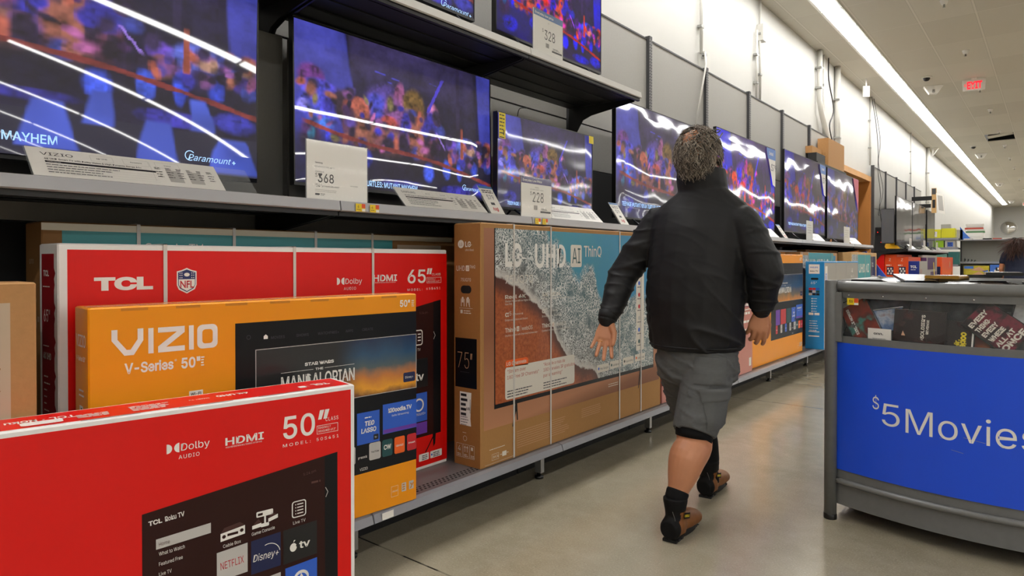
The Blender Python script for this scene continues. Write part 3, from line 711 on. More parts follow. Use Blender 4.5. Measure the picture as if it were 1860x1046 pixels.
# --- orange VIZIO cartons
def sunset_mat():
    s = NT('sunset_print'); P, x, y, z = s.obj()
    v = s.math('DIVIDE', s.math('SUBTRACT', z, .44), .21); n = s.noise(P, 9, 5, .6)
    u = s.math('DIVIDE', s.math('SUBTRACT', x, .80), .32)
    f = s.math('ADD', v, s.math('MULTIPLY', s.math('SUBTRACT', n, .5), .35))
    c = s.ramp(f, [(0.0, '#7a4a1a'), (.12, '#e8a018'), (.30, '#c87a30'), (.5, '#47585c'), (.75, '#1d4a6a'), (1.0, '#12294a')])
    c = s.mix(s.step(u, .25, -.15), c, '#0f1013')
    s.l(c, s.b.inputs['Base Color']); s.b.inputs['Roughness'].default_value = .32; s.b.inputs['Coat Weight'].default_value = .3
sunset_mat()
def vizio(name, label, loc, rz, W, H, D, size, grp, k=1.0, side=True):
    t = carton(name, label, loc, rz, W, H, D)
    mb = MB(); body(mb, W, H, D, 'vizio_orange'); F = Face(mb, (0, 0, 0), (1, 0, 0), (0, 0, 1)); L = 2
    # layout drawn in a 1.121 x .81 space
    class S:
        def __getattr__(s, n):
            fn = getattr(F, n)
            return fn
    X = lambda u: u * W / 1.121; Z = lambda v: v * H / .81
    # VIZIO wordmark
    o = 'white_print'; th = .0155 * W / 1.121
    def ln(a, b, c, d, w=th): F.line(X(a), Z(b), X(c), Z(d), w, o, 3)
    b0, b1 = .672, .745
    F.poly([(X(.056), Z(.746)), (X(.056), Z(.716)), (X(.088), Z(.672)), (X(.112), Z(.672)), (X(.137), Z(.712)), (X(.137), Z(.746)), (X(.122), Z(.746)), (X(.122), Z(.716)), (X(.104), Z(.688)), (X(.094), Z(.688)), (X(.071), Z(.718)), (X(.071), Z(.746))][::-1], o, 3)
    F.rect(X(.150), Z(b0), X(.164), Z(b1), o, 3)
    F.poly([(X(.176), Z(b0)), (X(.250), Z(b0)), (X(.250), Z(b0 + .015)), (X(.198), Z(b0 + .015)), (X(.250), Z(b1 - .018)), (X(.250), Z(b1)), (X(.176), Z(b1)), (X(.176), Z(b1 - .015)), (X(.228), Z(b1 - .015)), (X(.176), Z(b0 + .018))], o, 3)
    F.rect(X(.262), Z(b0), X(.276), Z(b1), o, 3)
    F.rrect(X(.286), Z(b0), X(.347), Z(b1), .016, o, 3); F.rrect(X(.301), Z(b0 + .015), X(.332), Z(b1 - .015), .009, 'vizio_orange', 4)
    F.text('V-Series' if size == '50' else 'Quantum', X(.088), Z(.621), Z(.030), o, 3, w=X(.13), bold=.025); F.text('\u00ae', X(.221), Z(.64), .008, o, 3); F.text(size + '"', X(.240), Z(.619), Z(.032), o, 3, w=X(.055), bold=.025)
    F.lines(X(.297), Z(.648), .010, 4, .008, .004, o, 3)
    F.rrect(X(.06), Z(.46), X(.36), Z(.53), .01, 'orange_fade', 1); F.text('Scan to', X(.075), Z(.512), .010, o, 3); F.rect(X(.262), Z(.53), X(.302), Z(.547), o, 3); F.text('Wi-Fi', X(.266), Z(.533), .009, 'dark_print', 4, bold=.02)
    F.lines(X(.08), Z(.44), .2, 7, .03, .008, o, 3)
    F.text(size + '"', X(1.040), Z(.762), Z(.026), o, 3, w=X(.048), bold=.02); F.lines(X(1.096), Z(.785), .012, 4, .007, .003, o, 3)
    # printed television
    F.rect(X(.402), Z(.157), W - .002, Z(.741), 'tv_black', 2)
    for i, (a, s_) in enumerate(((.52, 'MOVIES'), (.61, 'SHOWS'), (.69, 'WATCHFREE+'), (.80, 'APPS'), (.87, 'CREATE'))): F.text(s_, X(a), Z(.682), .009, 'faint', 3)
    F.arc(X(.445), Z(.694), .007, .0015, 'faint', 3); F.poly([(X(.495), Z(.684)), (X(.509), Z(.684)), (X(.509), Z(.693)), (X(.502), Z(.699)), (X(.495), Z(.693))], o, 3)
    F.frame(X(.467), Z(.440), W - .002, Z(.652), .0022, 'tile_grey', 4); F.rect(X(.469), Z(.442), W - .003, Z(.650), 'sunset_print' if k == 1 else 'sunset_b', 3)
    F.text('STAR WARS', X(.640), Z(.580), .011, o, 5, w=X(.112), bold=.03); F.text('THE', X(.680), Z(.561), .008, o, 5, w=X(.03), bold=.02)
    F.line(X(.554), Z(.565), X(.672), Z(.565), .0012, o, 5); F.line(X(.716), Z(.565), X(.836), Z(.565), .0012, o, 5)
    F.text('MANDALORIAN', X(.554), Z(.508), Z(.045), o, 5, w=X(.283), bold=.015)
    F.rrect(X(1.055), Z(.468), X(1.112), Z(.505), .006, 'disney_navy', 5); F.text('Disney+', X(1.064), Z(.482), .009, o, 6, w=X(.038))
    for i, (a, b, m) in enumerate(((.50, .59, 'tile_purple'), (.605, .72, 'tile_red'), (.735, .83, 'tile_teal'), (.847, .945, 'tile_blue'), (.960, 1.119, 'tile_blue'))): F.rect(X(a), Z(.264 if i < 4 else .284), X(b), Z(.381 if i < 4 else .396), m, 3)
    F.text('TED', X(.880), Z(.330), .018, o, 4, w=X(.042), bold=.03, shear=.1); F.text('LASSO', X(.864), Z(.305), .018, o, 4, w=X(.066), bold=.03, shear=.1); F.lines(X(.88), Z(.362), .03, 1, .01, .004, o, 4); F.rrect(X(.918), Z(.272), X(.940), Z(.292), .003, 'tile_black', 4); F.text('tv', X(.923), Z(.278), .008, o, 5)
    F.rect(X(.962), Z(.286), X(1.117), Z(.30), 'tile_purple', 4); F.text('KiDoodle.TV', X(.985), Z(.362), .017, o, 5, w=X(.11), bold=.03); F.text('Safe Streaming', X(1.0), Z(.345), .007, o, 5, w=X(.08))
    for i, (a, b, m, s_, tm) in enumerate(((.899, .950, 'tile_grey', 'YouTube', 'dark_print'), (.957, 1.004, 'tile_teal', 'CW', o), (1.013, 1.062, 'tile_orange', 'CRACKLE', o), (1.073, 1.118, 'tile_red', 'iHeart', o), (.80, .84, 'tile_grey', 'hulu', 'dark_print'), (.70, .74, 'tile_blue', 'prime', o), (.60, .64, 'tile_grey', 'tubi', 'dark_print'), (.50, .54, 'tile_red', 'live', o))):
        F.rrect(X(a), Z(.198), X(b), Z(.262), .007, m, 3); F.text(s_, X((a + b) / 2), Z(.225), .018 if s_ == 'CW' else .007, tm, 4, w=X(b - a) * .7, align='c', bold=.02)
    F.text('peacock', X(.852), Z(.213), .009, o, 3, w=X(.038), bold=.01)
    F.text('VIZIO', X(.858), Z(.168), .010, o, 3, w=X(.034))
    F.text('FRONT', X(1.003), Z(.053), .006, o, 3); F.frame(X(.998), Z(.036), X(1.030), Z(.076), .0008, o, 3); F.rect(X(1.047), Z(.045), X(1.068), Z(.078), 'tile_grey', 3); F.lines(X(1.05), Z(.074), .014, 3, .009, .005, 'orange_fade', 4)
    F.rect(X(1.082), Z(.046), X(1.104), Z(.078), 'tile_grey', 3); F.text('X', X(1.086), Z(.051), .020, 'orange_fade', 4, bold=.04)
    S_ = Face(mb, (0, D, 0), (0, -1, 0), (0, 0, 1))
    S_.text('VIZIO', .018, Z(.70), .034, o, 3, w=D - .04, bold=.01); S_.text('V-Series ' + size + '"', .02, Z(.66), .014, o, 3, w=D - .045, bold=.02)
    S_.lines(.045, Z(.58), .06, 2, .014, .005, o, 3); S_.rect(.05, Z(.46), .085, Z(.535), o, 3)
    for i in range(9): S_.rect(.053 + random.random() * .02, Z(.465) + i * .0075, .060 + random.random() * .022, Z(.469) + i * .0075, 'dark_print', 4)
    T = Face(mb, (0, 0, H), (1, 0, 0), (0, 1, 0)); T.rect(.01, D * .5 - .025, W - .01, D * .5 + .025, 'tape', 1)
    for i in range(7):
        a = .08 + i * (W - .1) / 7; F.rect(a, H - .012, a + .07, H - .004, 'orange_fade', 1)
    mb.build('carton', t)
    return t
ang = math.atan2(1.776 - .677, 0) ; dirx, diry = -1.943 + 2.03, 1.773 - .655
vizio('television_box', "orange 50-inch television carton directly behind the foreground red carton", (-2.03, .655, .22), math.atan2(diry, dirx), 1.121, .81, .135, '50', None)
sb = NT('sunset_b'); P, x_, y_, z_ = sb.obj(); sb.l(sb.ramp(sb.math('ADD', sb.math('DIVIDE', sb.math('SUBTRACT', z_, .54), .27), sb.math('MULTIPLY', sb.math('SUBTRACT', sb.noise(P, 7, 4), .5), .5)), [(0, '#e08a20'), (.25, '#7a6a50'), (.5, '#1f4a72'), (1, '#122a4e')]), sb.b.inputs['Base Color']); sb.b.inputs['Roughness'].default_value = .3
vz65 = vizio('television_box', "orange 65-inch carton on the deck between the man and the bright blue carton", (-2.03, 5.70, .22), RZ, 1.55, 1.0, .15, '65', None, k=2)

# --- red 65-inch carton behind the orange one
t = carton('television_box', "large red 65-inch carton with white edges and straps behind the orange 50-inch carton", (-2.2, .634, .22), RZ, 1.563, .995, .16)
mb = MB(); W, H, D = 1.563, .990, .162
body(mb, W, H, D, 'tcl_white'); F = Face(mb, (0, 0, 0), (1, 0, 0), (0, 0, 1))
F.rect(.024, .012, W - .001, H - .018, 'tcl_red', 1)
F.text('TCL', .092, .853, .040, w_, 3, w=.166, bold=.05)
# league shield
F.poly([(.331, .905), (.331, .86), (.337, .846), (.363, .832), (.389, .846), (.395, .86), (.395, .905), (.379, .909), (.363, .916), (.347, .909)][::-1], w_, 3)
F.poly([(.335, .901), (.335, .861), (.341, .849), (.363, .837), (.385, .849), (.391, .861), (.391, .901), (.378, .905), (.363, .911), (.348, .905)][::-1], 'nfl_navy', 4)
F.poly([(.337, .879), (.337, .861), (.342, .852), (.363, .840), (.384, .852), (.389, .861), (.389, .879)][::-1], w_, 5); F.text('NFL', .3635, .851, .024, 'tile_red', 6, w=.044, bold=.02, align='c', fnt=None)
F.circ(.363, .894, .009, w_, 5, ry=.006)
for a in (.341, .347, .379, .385):
    for b in (.884, .892, .899): F.circ(a, b, .0017, w_, 5)
dolby(F, .950, .846, 1.15, w_)
F.text('HDMI', 1.131, .853, .028, w_, 3, w=.128, bold=.018); F.text('HIGH DEFINITION MULTIMEDIA INTERFACE', 1.131, .845, .004, w_, 3, w=.12)
F.text('65', 1.320, .841, .060, w_, 3, w=.108, bold=.012)
for k in (0, 1): F.poly([(1.434 + .016 * k, .878), (1.445 + .016 * k, .878), (1.453 + .016 * k, .905), (1.440 + .016 * k, .905)], w_, 3)
F.text('CLASS', 1.466, .872, .010, w_, 3, w=.055); F.frame(1.434, .838, 1.525, .864, .0014, w_, 3); F.text('DIAGONALLY', 1.440, .853, .006, w_, 3, w=.05); F.text('MEASURED 64.5"', 1.440, .843, .006, w_, 3, w=.075)
F.text('M O D E L :', 1.319, .806, .010, w_, 3, w=.088); F.text('6 5 S 4 5 1', 1.432, .808, .010, w_, 3, w=.088)
F.poly([(.82, .145), (1.522, .145), (1.522, .759), (.82, .64)], 'tv_maroon', 2); F.poly([(1.475, .145), (1.522, .145), (1.522, .759), (1.475, .752)], 'tv_black', 3)
F.rrect(1.350, .560, 1.408, .630, .012, w_, 4); F.rrect(1.355, .565, 1.403, .625, .009, 'tv_maroon', 5)
for i in range(3): F.rrect(1.378, .580 + i * .014, 1.397, .585 + i * .014, .002, w_, 6)
F.text('Live TV', 1.345, .535, .012, w_, 4, w=.05); F.rect(1.30, .37, 1.440, .50, 'tile_black', 4); F.text('tv', 1.365, .403, .035, w_, 5, w=.050, bold=.02)
F.rect(1.32, .217, 1.435, .345, 'tile_blue', 4); F.circ(1.385, .292, .030, w_, 5); F.circ(1.385, .292, .022, 'tile_blue', 6); F.text('Paramount+', 1.33, .245, .014, w_, 5, w=.095); F.rect(1.32, .16, 1.435, .212, 'tile_purple', 4)
F.text('5:24 pm', 1.39, .70, .010, 'faint_m', 4, w=.05); F.line(1.476, .615, 1.486, .597, .003, 'tile_grey', 5); F.line(1.486, .597, 1.476, .580, .003, 'tile_grey', 5)
F.poly([(1.470, .145), (1.490, .145), (1.486, .10), (1.475, .085)], 'tv_black', 3); F.line(1.478, .14, 1.425, .07, .006, 'tv_black', 3)
for a, b in ((1.386, 1.446), (1.455, 1.528)): F.rrect(a, .036, b, .068, .004, w_, 3); F.lines(a + .018, .060, b - a - .024, 3, .008, .004, 'faint', 4)
F.circ(1.464, .052, .005, 'tile_blue', 4)
S_ = Face(mb, (0, D, 0), (0, -1, 0), (0, 0, 1))
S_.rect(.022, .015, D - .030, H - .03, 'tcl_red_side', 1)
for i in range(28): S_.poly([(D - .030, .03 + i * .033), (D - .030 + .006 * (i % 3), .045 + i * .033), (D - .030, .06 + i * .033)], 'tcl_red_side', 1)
S_.text('TCL', .040, .895, .018, w_, 3, w=.050, bold=.03); S_.lines(.035, .865, .08, 1, .01, .003, w_, 3); S_.text('65"', .042, .760, .036, w_, 3, w=.055); S_.text('4K UHD', .035, .650, .020, w_, 3, w=.07, bold=.02)
S_.lines(.035, .690, .07, 1, .01, .003, w_, 3); S_.lines(.04, .60, .06, 6, .020, .004, w_, 3, .6)
S_.rect(.034, .36, .09, .475, 'tile_black', 3)
for i in range(9): S_.rect(.036 + (i % 3) * .018, .365 + (i // 3) * .036, .050 + (i % 3) * .018, .392 + (i // 3) * .036, ('tile_grey', 'tile_black', 'tile_blue')[(i * 2) % 3], 4)
S_.rrect(.036, .24, .086, .305, .012, 'dark_gap', 3)
c = mb.build('carton', t)
strap(t, (.295, .760, 1.128), W, H, D)

# --- LG 75
def lg_mat(name, W, u_off=0.0):
    s = NT(name); P, x, y, z = s.obj()
    fc = s.n('ShaderNodeFloatCurve'); cm = fc.mapping.curves[0]
    pts = [(0, .93), (.055, .875), (.13, .83), (.19, .775), (.28, .64), (.37, .46), (.43, .37), (.53, .315), (.6, .15), (1, 0)]
    while len(cm.points) < len(pts): cm.points.new(.5, .5)
    for p, q in zip(cm.points, pts): p.location = q
    fc.mapping.update()
    n = s.noise(P, 7, 5, .6); n2 = s.noise(P, 26, 6, .65); 
    s.l(s.math('DIVIDE', x, 1.8), fc.inputs['Value'])
    d = s.math('ADD', s.math('SUBTRACT', z, fc.outputs[0]), s.math('MULTIPLY', s.math('SUBTRACT', n, .5), .11))
    fc2 = s.n('ShaderNodeFloatCurve'); cm2 = fc2.mapping.curves[0]
    pts2 = [(0, 1.0), (.27, 1.0), (.33, .93), (.42, .80), (.50, .80), (.56, .66), (.62, .60), (.75, .66), (.9, .62), (1, .6)]
    while len(cm2.points) < len(pts2): cm2.points.new(.5, .5)
    for p, q in zip(cm2.points, pts2): p.location = q
    fc2.mapping.update(); s.l(s.math('DIVIDE', x, 1.8), fc2.inputs['Value'])
    d2 = s.math('ADD', s.math('SUBTRACT', s.math('MULTIPLY', z, .909), fc2.outputs[0]), s.math('MULTIPLY', s.math('SUBTRACT', n, .5), .30))
    vor = s.n('ShaderNodeTexVoronoi', feature='DISTANCE_TO_EDGE'); vor.inputs['Scale'].default_value = 85
    mp = s.n('ShaderNodeMapping'); mp.inputs['Scale'].default_value = (1, 1, .7)
    nz = s.n('ShaderNodeTexNoise'); nz.inputs['Scale'].default_value = 14; nz.inputs['Detail'].default_value = 5; s.l(P, nz.inputs['Vector'])
    ad = s.n('ShaderNodeVectorMath', operation='MULTIPLY_ADD'); s.l(nz.outputs['Color'], ad.inputs[0]); ad.inputs[1].default_value = (.09, .09, .09); s.l(P, ad.inputs[2])
    s.l(ad.outputs[0], mp.inputs[0]); s.l(mp.outputs[0], vor.inputs['Vector'])
    lace = s.math('MULTIPLY', s.step(vor.outputs['Distance'], .16, .05), s.step(s.noise(P, 11, 4), .30, .55))
    sand = s.ramp(s.noise(P, 60, 5, .7), [(.3, '#84401c'), (.5, '#a9552a'), (.7, '#bc6c3a')])
    sand = s.mix(s.step(d, -.12, -.01), sand, '#54281c')
    water = s.ramp(s.math('ADD', s.math('MULTIPLY', x, .45), s.math('MULTIPLY', n, .4)), [(.2, '#4f8d92'), (.5, '#2f8fa6'), (.85, '#1583b2')])
    foambg = s.mix(s.step(d, .0, .35), '#5c5856', '#3d6068')
    foam = s.mix(lace, foambg, '#dcdedb'); foam = s.mix(s.step(d, .06, .0), foam, '#cfcac4')
    foam = s.mix(s.math('MULTIPLY', s.math('MULTIPLY', s.step(n2, .48, .72), s.step(d, .45, .1)), .6), foam, '#b4bab8')
    c = s.mix(s.step(d2, -.03, .03), foam, water)
    c = s.mix(s.step(d, -.006, .006), sand, c)
    s.l(c, s.b.inputs['Base Color']); s.b.inputs['Roughness'].default_value = .42; s.b.inputs['Coat Weight'].default_value = .12
lg_mat('ocean_print', 1.76)
def lgbg():
    s = NT('warm_print'); P, x, y, z = s.obj()
    s.l(s.ramp(s.math('ADD', z, s.math('MULTIPLY', x, -.10)), [(.02, '#7c4a2c'), (.08, '#8a5638'), (.15, '#b9805e'), (.25, '#b07a58'), (.6, '#915a3c'), (1.0, '#a0684a')]), s.b.inputs['Base Color']); s.b.inputs['Roughness'].default_value = .5
lgbg()
M_('lg_card', '#a97b45', .72, noise_amt=.07, noise_scale=70, bump=.2, bump_scale=110); M_('lg_side', '#966430', .72, noise_amt=.07, noise_scale=70, bump=.2, bump_scale=110)
t = carton('television_box', "huge brown 75-inch carton with an ocean beach picture, on the deck left of the man", (-1.99, 2.20, .22), RZ, 1.76, 1.112, .16)
mb = MB(); W, H, D = 1.755, 1.112, .165
body(mb, W, H, D, 'lg_card'); F = Face(mb, (0, 0, 0), (1, 0, 0), (0, 0, 1)); g = 'lg_white'
F.rect(.022, .168, W - .022, 1.088, 'warm_print', 1)
F.rect(.093, .255, 1.655, 1.089, 'tv_black', 2); F.rect(.100, .275, 1.650, 1.090, 'ocean_print', 3)
F.text('LG', .170, .917, .112, 'white_print', 5, w=.172, bold=.035); F.text('UHD', .400, .908, .120, 'white_print', 5, w=.266, bold=.02)
F.rrect(.712, .905, .818, 1.024, .012, g, 5); F.text('AI', .726, .925, .082, 'tile_teal', 6, w=.078); F.text('ThinQ', .840, .962, .060, g, 5, w=.180, bold=.01)
F.text('75UQ70', .170, .832, .038, g, 5, w=.212)
for u in (.170, .458):
    F.text('Real 4K' if u < .3 else '4K REAL', u, .760, .018, g, 5, w=.158 if u < .3 else .17, bold=.015); F.text('Sharper Picture with 4x Higher Resolution' if u < .3 else 'Nitidez de imagen 4 veces mayor', u, .744, .009, g, 5, w=.24); F.text('than FHD', u, .730, .009, g, 5, w=.05)
    F.text('\u03b1', u, .676, .026, g, 5, w=.028, bold=.02); F.text('5', u + .032, .680, .02, g, 5, w=.014); F.text('AI Processor 4K', u + .055, .681, .009, g, 5, w=.08); F.text('Enhanced Picture and Sound' if u < .3 else 'Imagen y Sonido', u, .655, .009, g, 5, w=.17)
    F.text('ThinQ', u, .602, .021, g, 5, w=.078, bold=.015); F.rrect(u + .085, .601, u + .106, .625, .003, g, 5); F.text('AI', u + .088, .606, .013, 'lg_red', 6, w=.015); F.line(u + .117, .600, u + .117, .628, .0015, g, 5); F.text('webOS', u + .125, .603, .019, g, 5, w=.085)
    F.text('Intuitive control with Improved Homescreen' if u < .3 else 'Control intuitivo con pantalla de inicio', u, .582, .009, g, 5, w=.25)
F.poly([(.172, .437), (.345, .432), (.345, .462), (.335, .470), (.180, .470), (.172, .462)], 'tile_orange', 5); F.text('LG Channels', .180, .445, .017, g, 6, w=.150, bold=.015)
F.rrect(.170, .284, .749, .438, .016, g, 5)
for u, a in ((.185, ('\u201cStream over', '180 Free IP Channels\u201d')), (.470, ('\u201cAccede a m\u00e1s de', '180 canales IP gratuitos', 'por streaming\u201d'))):
    for i, s_ in enumerate(a): F.text(s_, u, .408 - i * .028, .0165, 'lg_red', 6, w=.0118 * len(s_))
    F.lines(u, .325, .21, 3, .013, .005, 'faint', 6, .3)
for i, u in enumerate((.975, 1.115, 1.265, 1.410)):
    F.rrect(u, .306 + .004 * i, u + .128, .350 + .004 * i, .004, g, 5); F.text(('Hey Google', 'alexa', 'Apple AirPlay', 'Apple HomeKit')[i], u + .034, .320 + .004 * i, .013, 'faint', 6, w=.086); F.circ(u + .018, .328 + .004 * i, .008, ('tile_blue', 'tile_teal', 'dark_print', 'tile_orange')[i], 6)
F.rect(1.425, .385, 1.525, 1.02, g, 4)
for i in range(8): F.circ(1.462, .44 + i * .072, .013, ('tile_teal', 'tile_blue', 'tile_grey', 'tile_red', 'tile_red', 'tile_blue', 'tile_orange', 'dark_print')[i], 5); F.lines(1.44, .418 + i * .072, .05, 1, .01, .005, 'faint', 5)
for u in (.255, 1.482):
    F.poly([(u - .008, .256), (u + .006, .256), (u + .012, .175), (u + .004, .175), (u - .002, .22), (u - .024, .150), (u - .031, .150)], 'tv_black', 3)
F.lines(1.10, .225, .12, 2, .012, .004, g, 3); F.frame(.076, .022, .125, .050, .0012, g, 3); F.text('BACK', .084, .031, .011, g, 4); F.rect(.150, .026, .180, .048, g, 3); F.line(.135, .037, .148, .037, .003, g, 3); F.line(.182, .037, .195, .037, .003, g, 3)
F.lines(.06, .075, .13, 1, .01, .003, g, 3); F.line(.03, .008, .235, .010, .0012, g, 3); F.lines(.26, .12, .45, 8, .011, .0028, 'lg_fade', 3, .2); F.lines(.82, .13, .20, 5, .011, .0028, 'lg_fade', 3, .2)
S_ = Face(mb, (0, D, 0), (0, -1, 0), (0, 0, 1)); S_.rect(.002, .002, D - .002, H - .006, 'lg_side', 1)
S_.circ(.045, 1.016, .019, g, 3); S_.text('LG', .045, 1.008, .014, 'lg_side', 4, align='c', w=.018); S_.text('LG', .072, 1.003, .025, g, 3, w=.044, bold=.025); S_.text("Life's Good", .072, .984, .009, g, 3, w=.052)
S_.text('UHD', .017, .893, .024, g, 3, w=.052); S_.rrect(.076, .892, .097, .918, .003, g, 3); S_.text('AI', .080, .897, .015, 'lg_side', 4, w=.014); S_.text('ThinQ', .100, .905, .014, g, 3, w=.034); S_.text('75UQ70', .044, .845, .015, g, 3, w=.063)
S_.rrect(.044, .790, .110, .826, .017, 'dark_gap', 3)
for u in (.045, .078):
    S_.rect(u, .730, u + .004, .765, g, 3); S_.rect(u + .018, .730, u + .022, .765, g, 3); S_.circ(u + .011, .768, .006, g, 3); S_.rect(u + .006, .748, u + .016, .762, g, 3)
S_.line(.078, .77, .102, .728, .002, g, 3); S_.line(.035, .722, .118, .722, .0012, g, 3); S_.rect(.042, .698, .056, .714, g, 3); S_.lines(.062, .712, .05, 2, .010, .004, g, 3)
S_.rect(.009, .358, .143, .585, 'tv_black', 3); S_.text('75', .024, .445, .072, 'lg_fade', 4, w=.072, bold=-.018); S_.text('"', .104, .445, .072, 'lg_fade', 4, w=.012, shear=.2); S_.lines(.04, .43, .07, 1, .01, .002, 'faint', 4)
S_.poly([(.038, .185), (.108, .185), (.104, .22), (.110, .338), (.038, .338)], w_, 3); S_.lines(.044, .330, .05, 5, .022, .012, 'dark_print', 4, .4); S_.text('US', .080, .258, .012, 'dark_print', 5, bold=.02); S_.lines(.044, .225, .05, 4, .012, .003, 'faint', 4)
for i in range(16): S_.rect(.100, .245 + i * .004, .106, .2465 + i * .004, 'dark_print', 5)
for u, s_ in ((.016, '4'), (.058, '\u2191\u2191'), (.100, '!')):
    S_.frame(u, .036, u + (.038 if u < .1 else .028), .098, .0012, g, 3); S_.lines(u + .006, .052, .026, 2, .007, .003, g, 4)
S_.text('4', .026, .064, .024, g, 4); S_.line(.070, .062, .070, .090, .003, g, 4); S_.line(.084, .062, .084, .090, .003, g, 4)
for u in (.070, .084): S_.poly([(u - .006, .082), (u + .006, .082), (u, .093)], g, 4)
S_.rect(.108, .075, .120, .090, g, 4); S_.arc(.07, .125, .012, .0015, g, 3); S_.lines(.055, .152, .03, 1, .01, .002, g, 3)
T = Face(mb, (0, 0, H), (1, 0, 0), (0, 1, 0)); T.rect(.0, D / 2 - .03, W, D / 2 + .03, 'tape', 1)
mb.build('carton', t); strap(t, (.235, .533, 1.224, 1.487), W, H, D, t=.011)

# --- other cartons of the near run
def simple(label, loc, W, H, D, m, draw=None, sidedraw=None, straps=(), rz=RZ, name='television_box', grp=None):
    t = carton(name, label, loc, rz, W, H, D, grp=grp); mb = MB(); body(mb, W, H, D, m)
    F = Face(mb, (0, 0, 0), (1, 0, 0), (0, 0, 1)); S = Face(mb, (0, D, 0), (0, -1, 0), (0, 0, 1))
    if draw: draw(F)
    if sidedraw: sidedraw(S)
    mb.build('carton', t)
    if straps: strap(t, straps, W, H, D)
    return t
M_('beige_label', '#b9a68e', .6); M_('beige_text', '#8f6a40', .6); M_('onn_teal', '#3f9ba0', .45, coat=.2); M_('pink_print', '#c07a6e', .45, coat=.15); M_('plum', '#7c2c48', .45)
def d_left(F):
    F.rect(.03, .03, .985, .835, 'beige_label', 1)
    for s_, v, h, w in (('Class', .665, .040, .30), ('TV', .575, .045, .10), ('4K', .475, .045, .11)): F.text(s_, .965, v, h, 'beige_text', 2, w=w, align='r')
    F.line(.3, .425, .96, .425, .003, 'beige_text', 2); F.rect(.90, .345, .92, .39, 'beige_text', 2); F.rect(.93, .35, .95, .395, 'beige_text', 2); F.lines(.86, .32, .09, 6, .022, .008, 'beige_text', 2)
simple("tan cardboard carton with a beige label, cut off by the left edge of the photo", (-2.0, -.51, .22), 1.04, .885, .15, 'card', d_left)
def d_teal(F):
    F.rect(.055, .05, 1.40, 1.035, 'onn_teal', 1); F.rect(1.43, .05, 1.72, 1.015, 'beige_label', 1); F.text('Google TV', .3, .97, .03, 'white_print', 2); F.rect(0, 1.035, 1.8, 1.058, 'tape', 2)
def s_teal(S):
    S.text('onn', .04, .93, .02, 'beige_label', 2); S.text('Roku TV', .03, .80, .02, 'beige_label', 2, w=.08); S.text('70"', .04, .72, .045, 'beige_label', 2)
simple("tall brown carton with a teal front, behind the large red 65-inch carton", (-2.42, .655, .22), 1.85, 1.062, .16, 'card_dark', d_teal, s_teal, (.28, .62, .98, 1.28))
def d_pink(F):
    F.rect(0.0, .30, 1.68, .985, 'plum', 1); F.rect(.0, .02, 1.68, .55, 'pink_print', 2); F.lines(1.45, .93, .2, 9, .07, .02, 'white_print', 3); F.rrect(1.60, .05, 1.65, .12, .008, 'white_print', 3); F.line(1.3, .52, 1.66, .535, .008, 'white_print', 3)
    F.text('QLED', .4, .75, .12, 'white_print', 3)
simple('pink and plum carton on the base deck, mostly hidden behind the man in black', (-1.99, 3.975, .22), 1.68, 1.0, .16, 'pink_print', d_pink)
M_('philips_blue', '#1787c8', .38, coat=.2); M_('silver_print', '#a9a59d', .35, .1)
def s_phil(S):
    o = 'white_print'; S.rect(.034, .80, .142, .90, o, 1); S.text('PHILIPS', .048, .862, .013, 'tile_blue', 2, w=.078, bold=.02); S.text('Roku TV', .048, .822, .014, 'dark_print', 2, w=.078, bold=.02)
    S.rrect(.055, .735, .13, .757, .010, 'dark_gap', 1); S.text('65"', .055, .690, .026, o, 1, w=.06)
    for i in range(9): S.rect(.034 + (i % 3) * .037, .57 + (i // 3) * .028, .068 + (i % 3) * .037, .594 + (i // 3) * .028, ('tile_grey', 'tile_black', 'tile_black', 'tile_black', 'tile_grey', 'tile_teal', 'tile_red', 'tile_red', 'tile_blue')[i], 1)
    for i in range(6): S.circ(.068, .535 - i * .027, .007, o, 1); S.lines(.08, .538 - i * .027, .04, 1, .01, .005, o, 1)
    S.rect(.034, .36, .082, .385, o, 1); S.rect(.092, .36, .142, .385, o, 1); S.lines(.04, .30, .09, 5, .025, .006, o, 1); S.rect(.034, .18, .142, .188, o, 1); S.rect(.034, .13, .142, .142, o, 1)
def d_phil(F):
    F.rect(.01, .01, 1.55, .915, 'silver_print', 1); F.rect(.04, .69, .13, .88, 'white_print', 2); F.lines(.05, .80, .07, 4, .02, .01, 'tile_blue', 3); F.rect(.22, .05, 1.5, .66, 'tv_black', 2); F.poly([(.22, .65), (.9, .65), (.9, .69), (.45, .69)], 'tv_black', 2)
    F.text('4K', 1.2, .80, .05, 'white_print', 2); F.text('Roku TV', 1.18, .74, .03, 'white_print', 2)
simple("bright blue-sided carton with a silver front, just left of the movie bin post", (-1.878, 7.475, .22), 1.57, .93, .187, 'philips_blue', d_phil, s_phil, (.5, .95))
lg_mat('ocean_print_b', 1.5)
def d_lg(F):
    F.rect(.03, .02, 1.52, 1.0, 'ocean_print', 1); F.rect(.32, .4, 1.40, 1.03, 'onn_teal', 2); F.text('LG UHD AI ThinQ', .12, .86, .10, 'lg_white', 3, w=1.05, bold=.02)
simple("carton with a sea-blue front standing behind the bright blue-sided carton", (-2.16, 7.62, .22), 1.60, 1.035, .16, 'card', d_lg, None, (.06, .30, 1.3, 1.5))
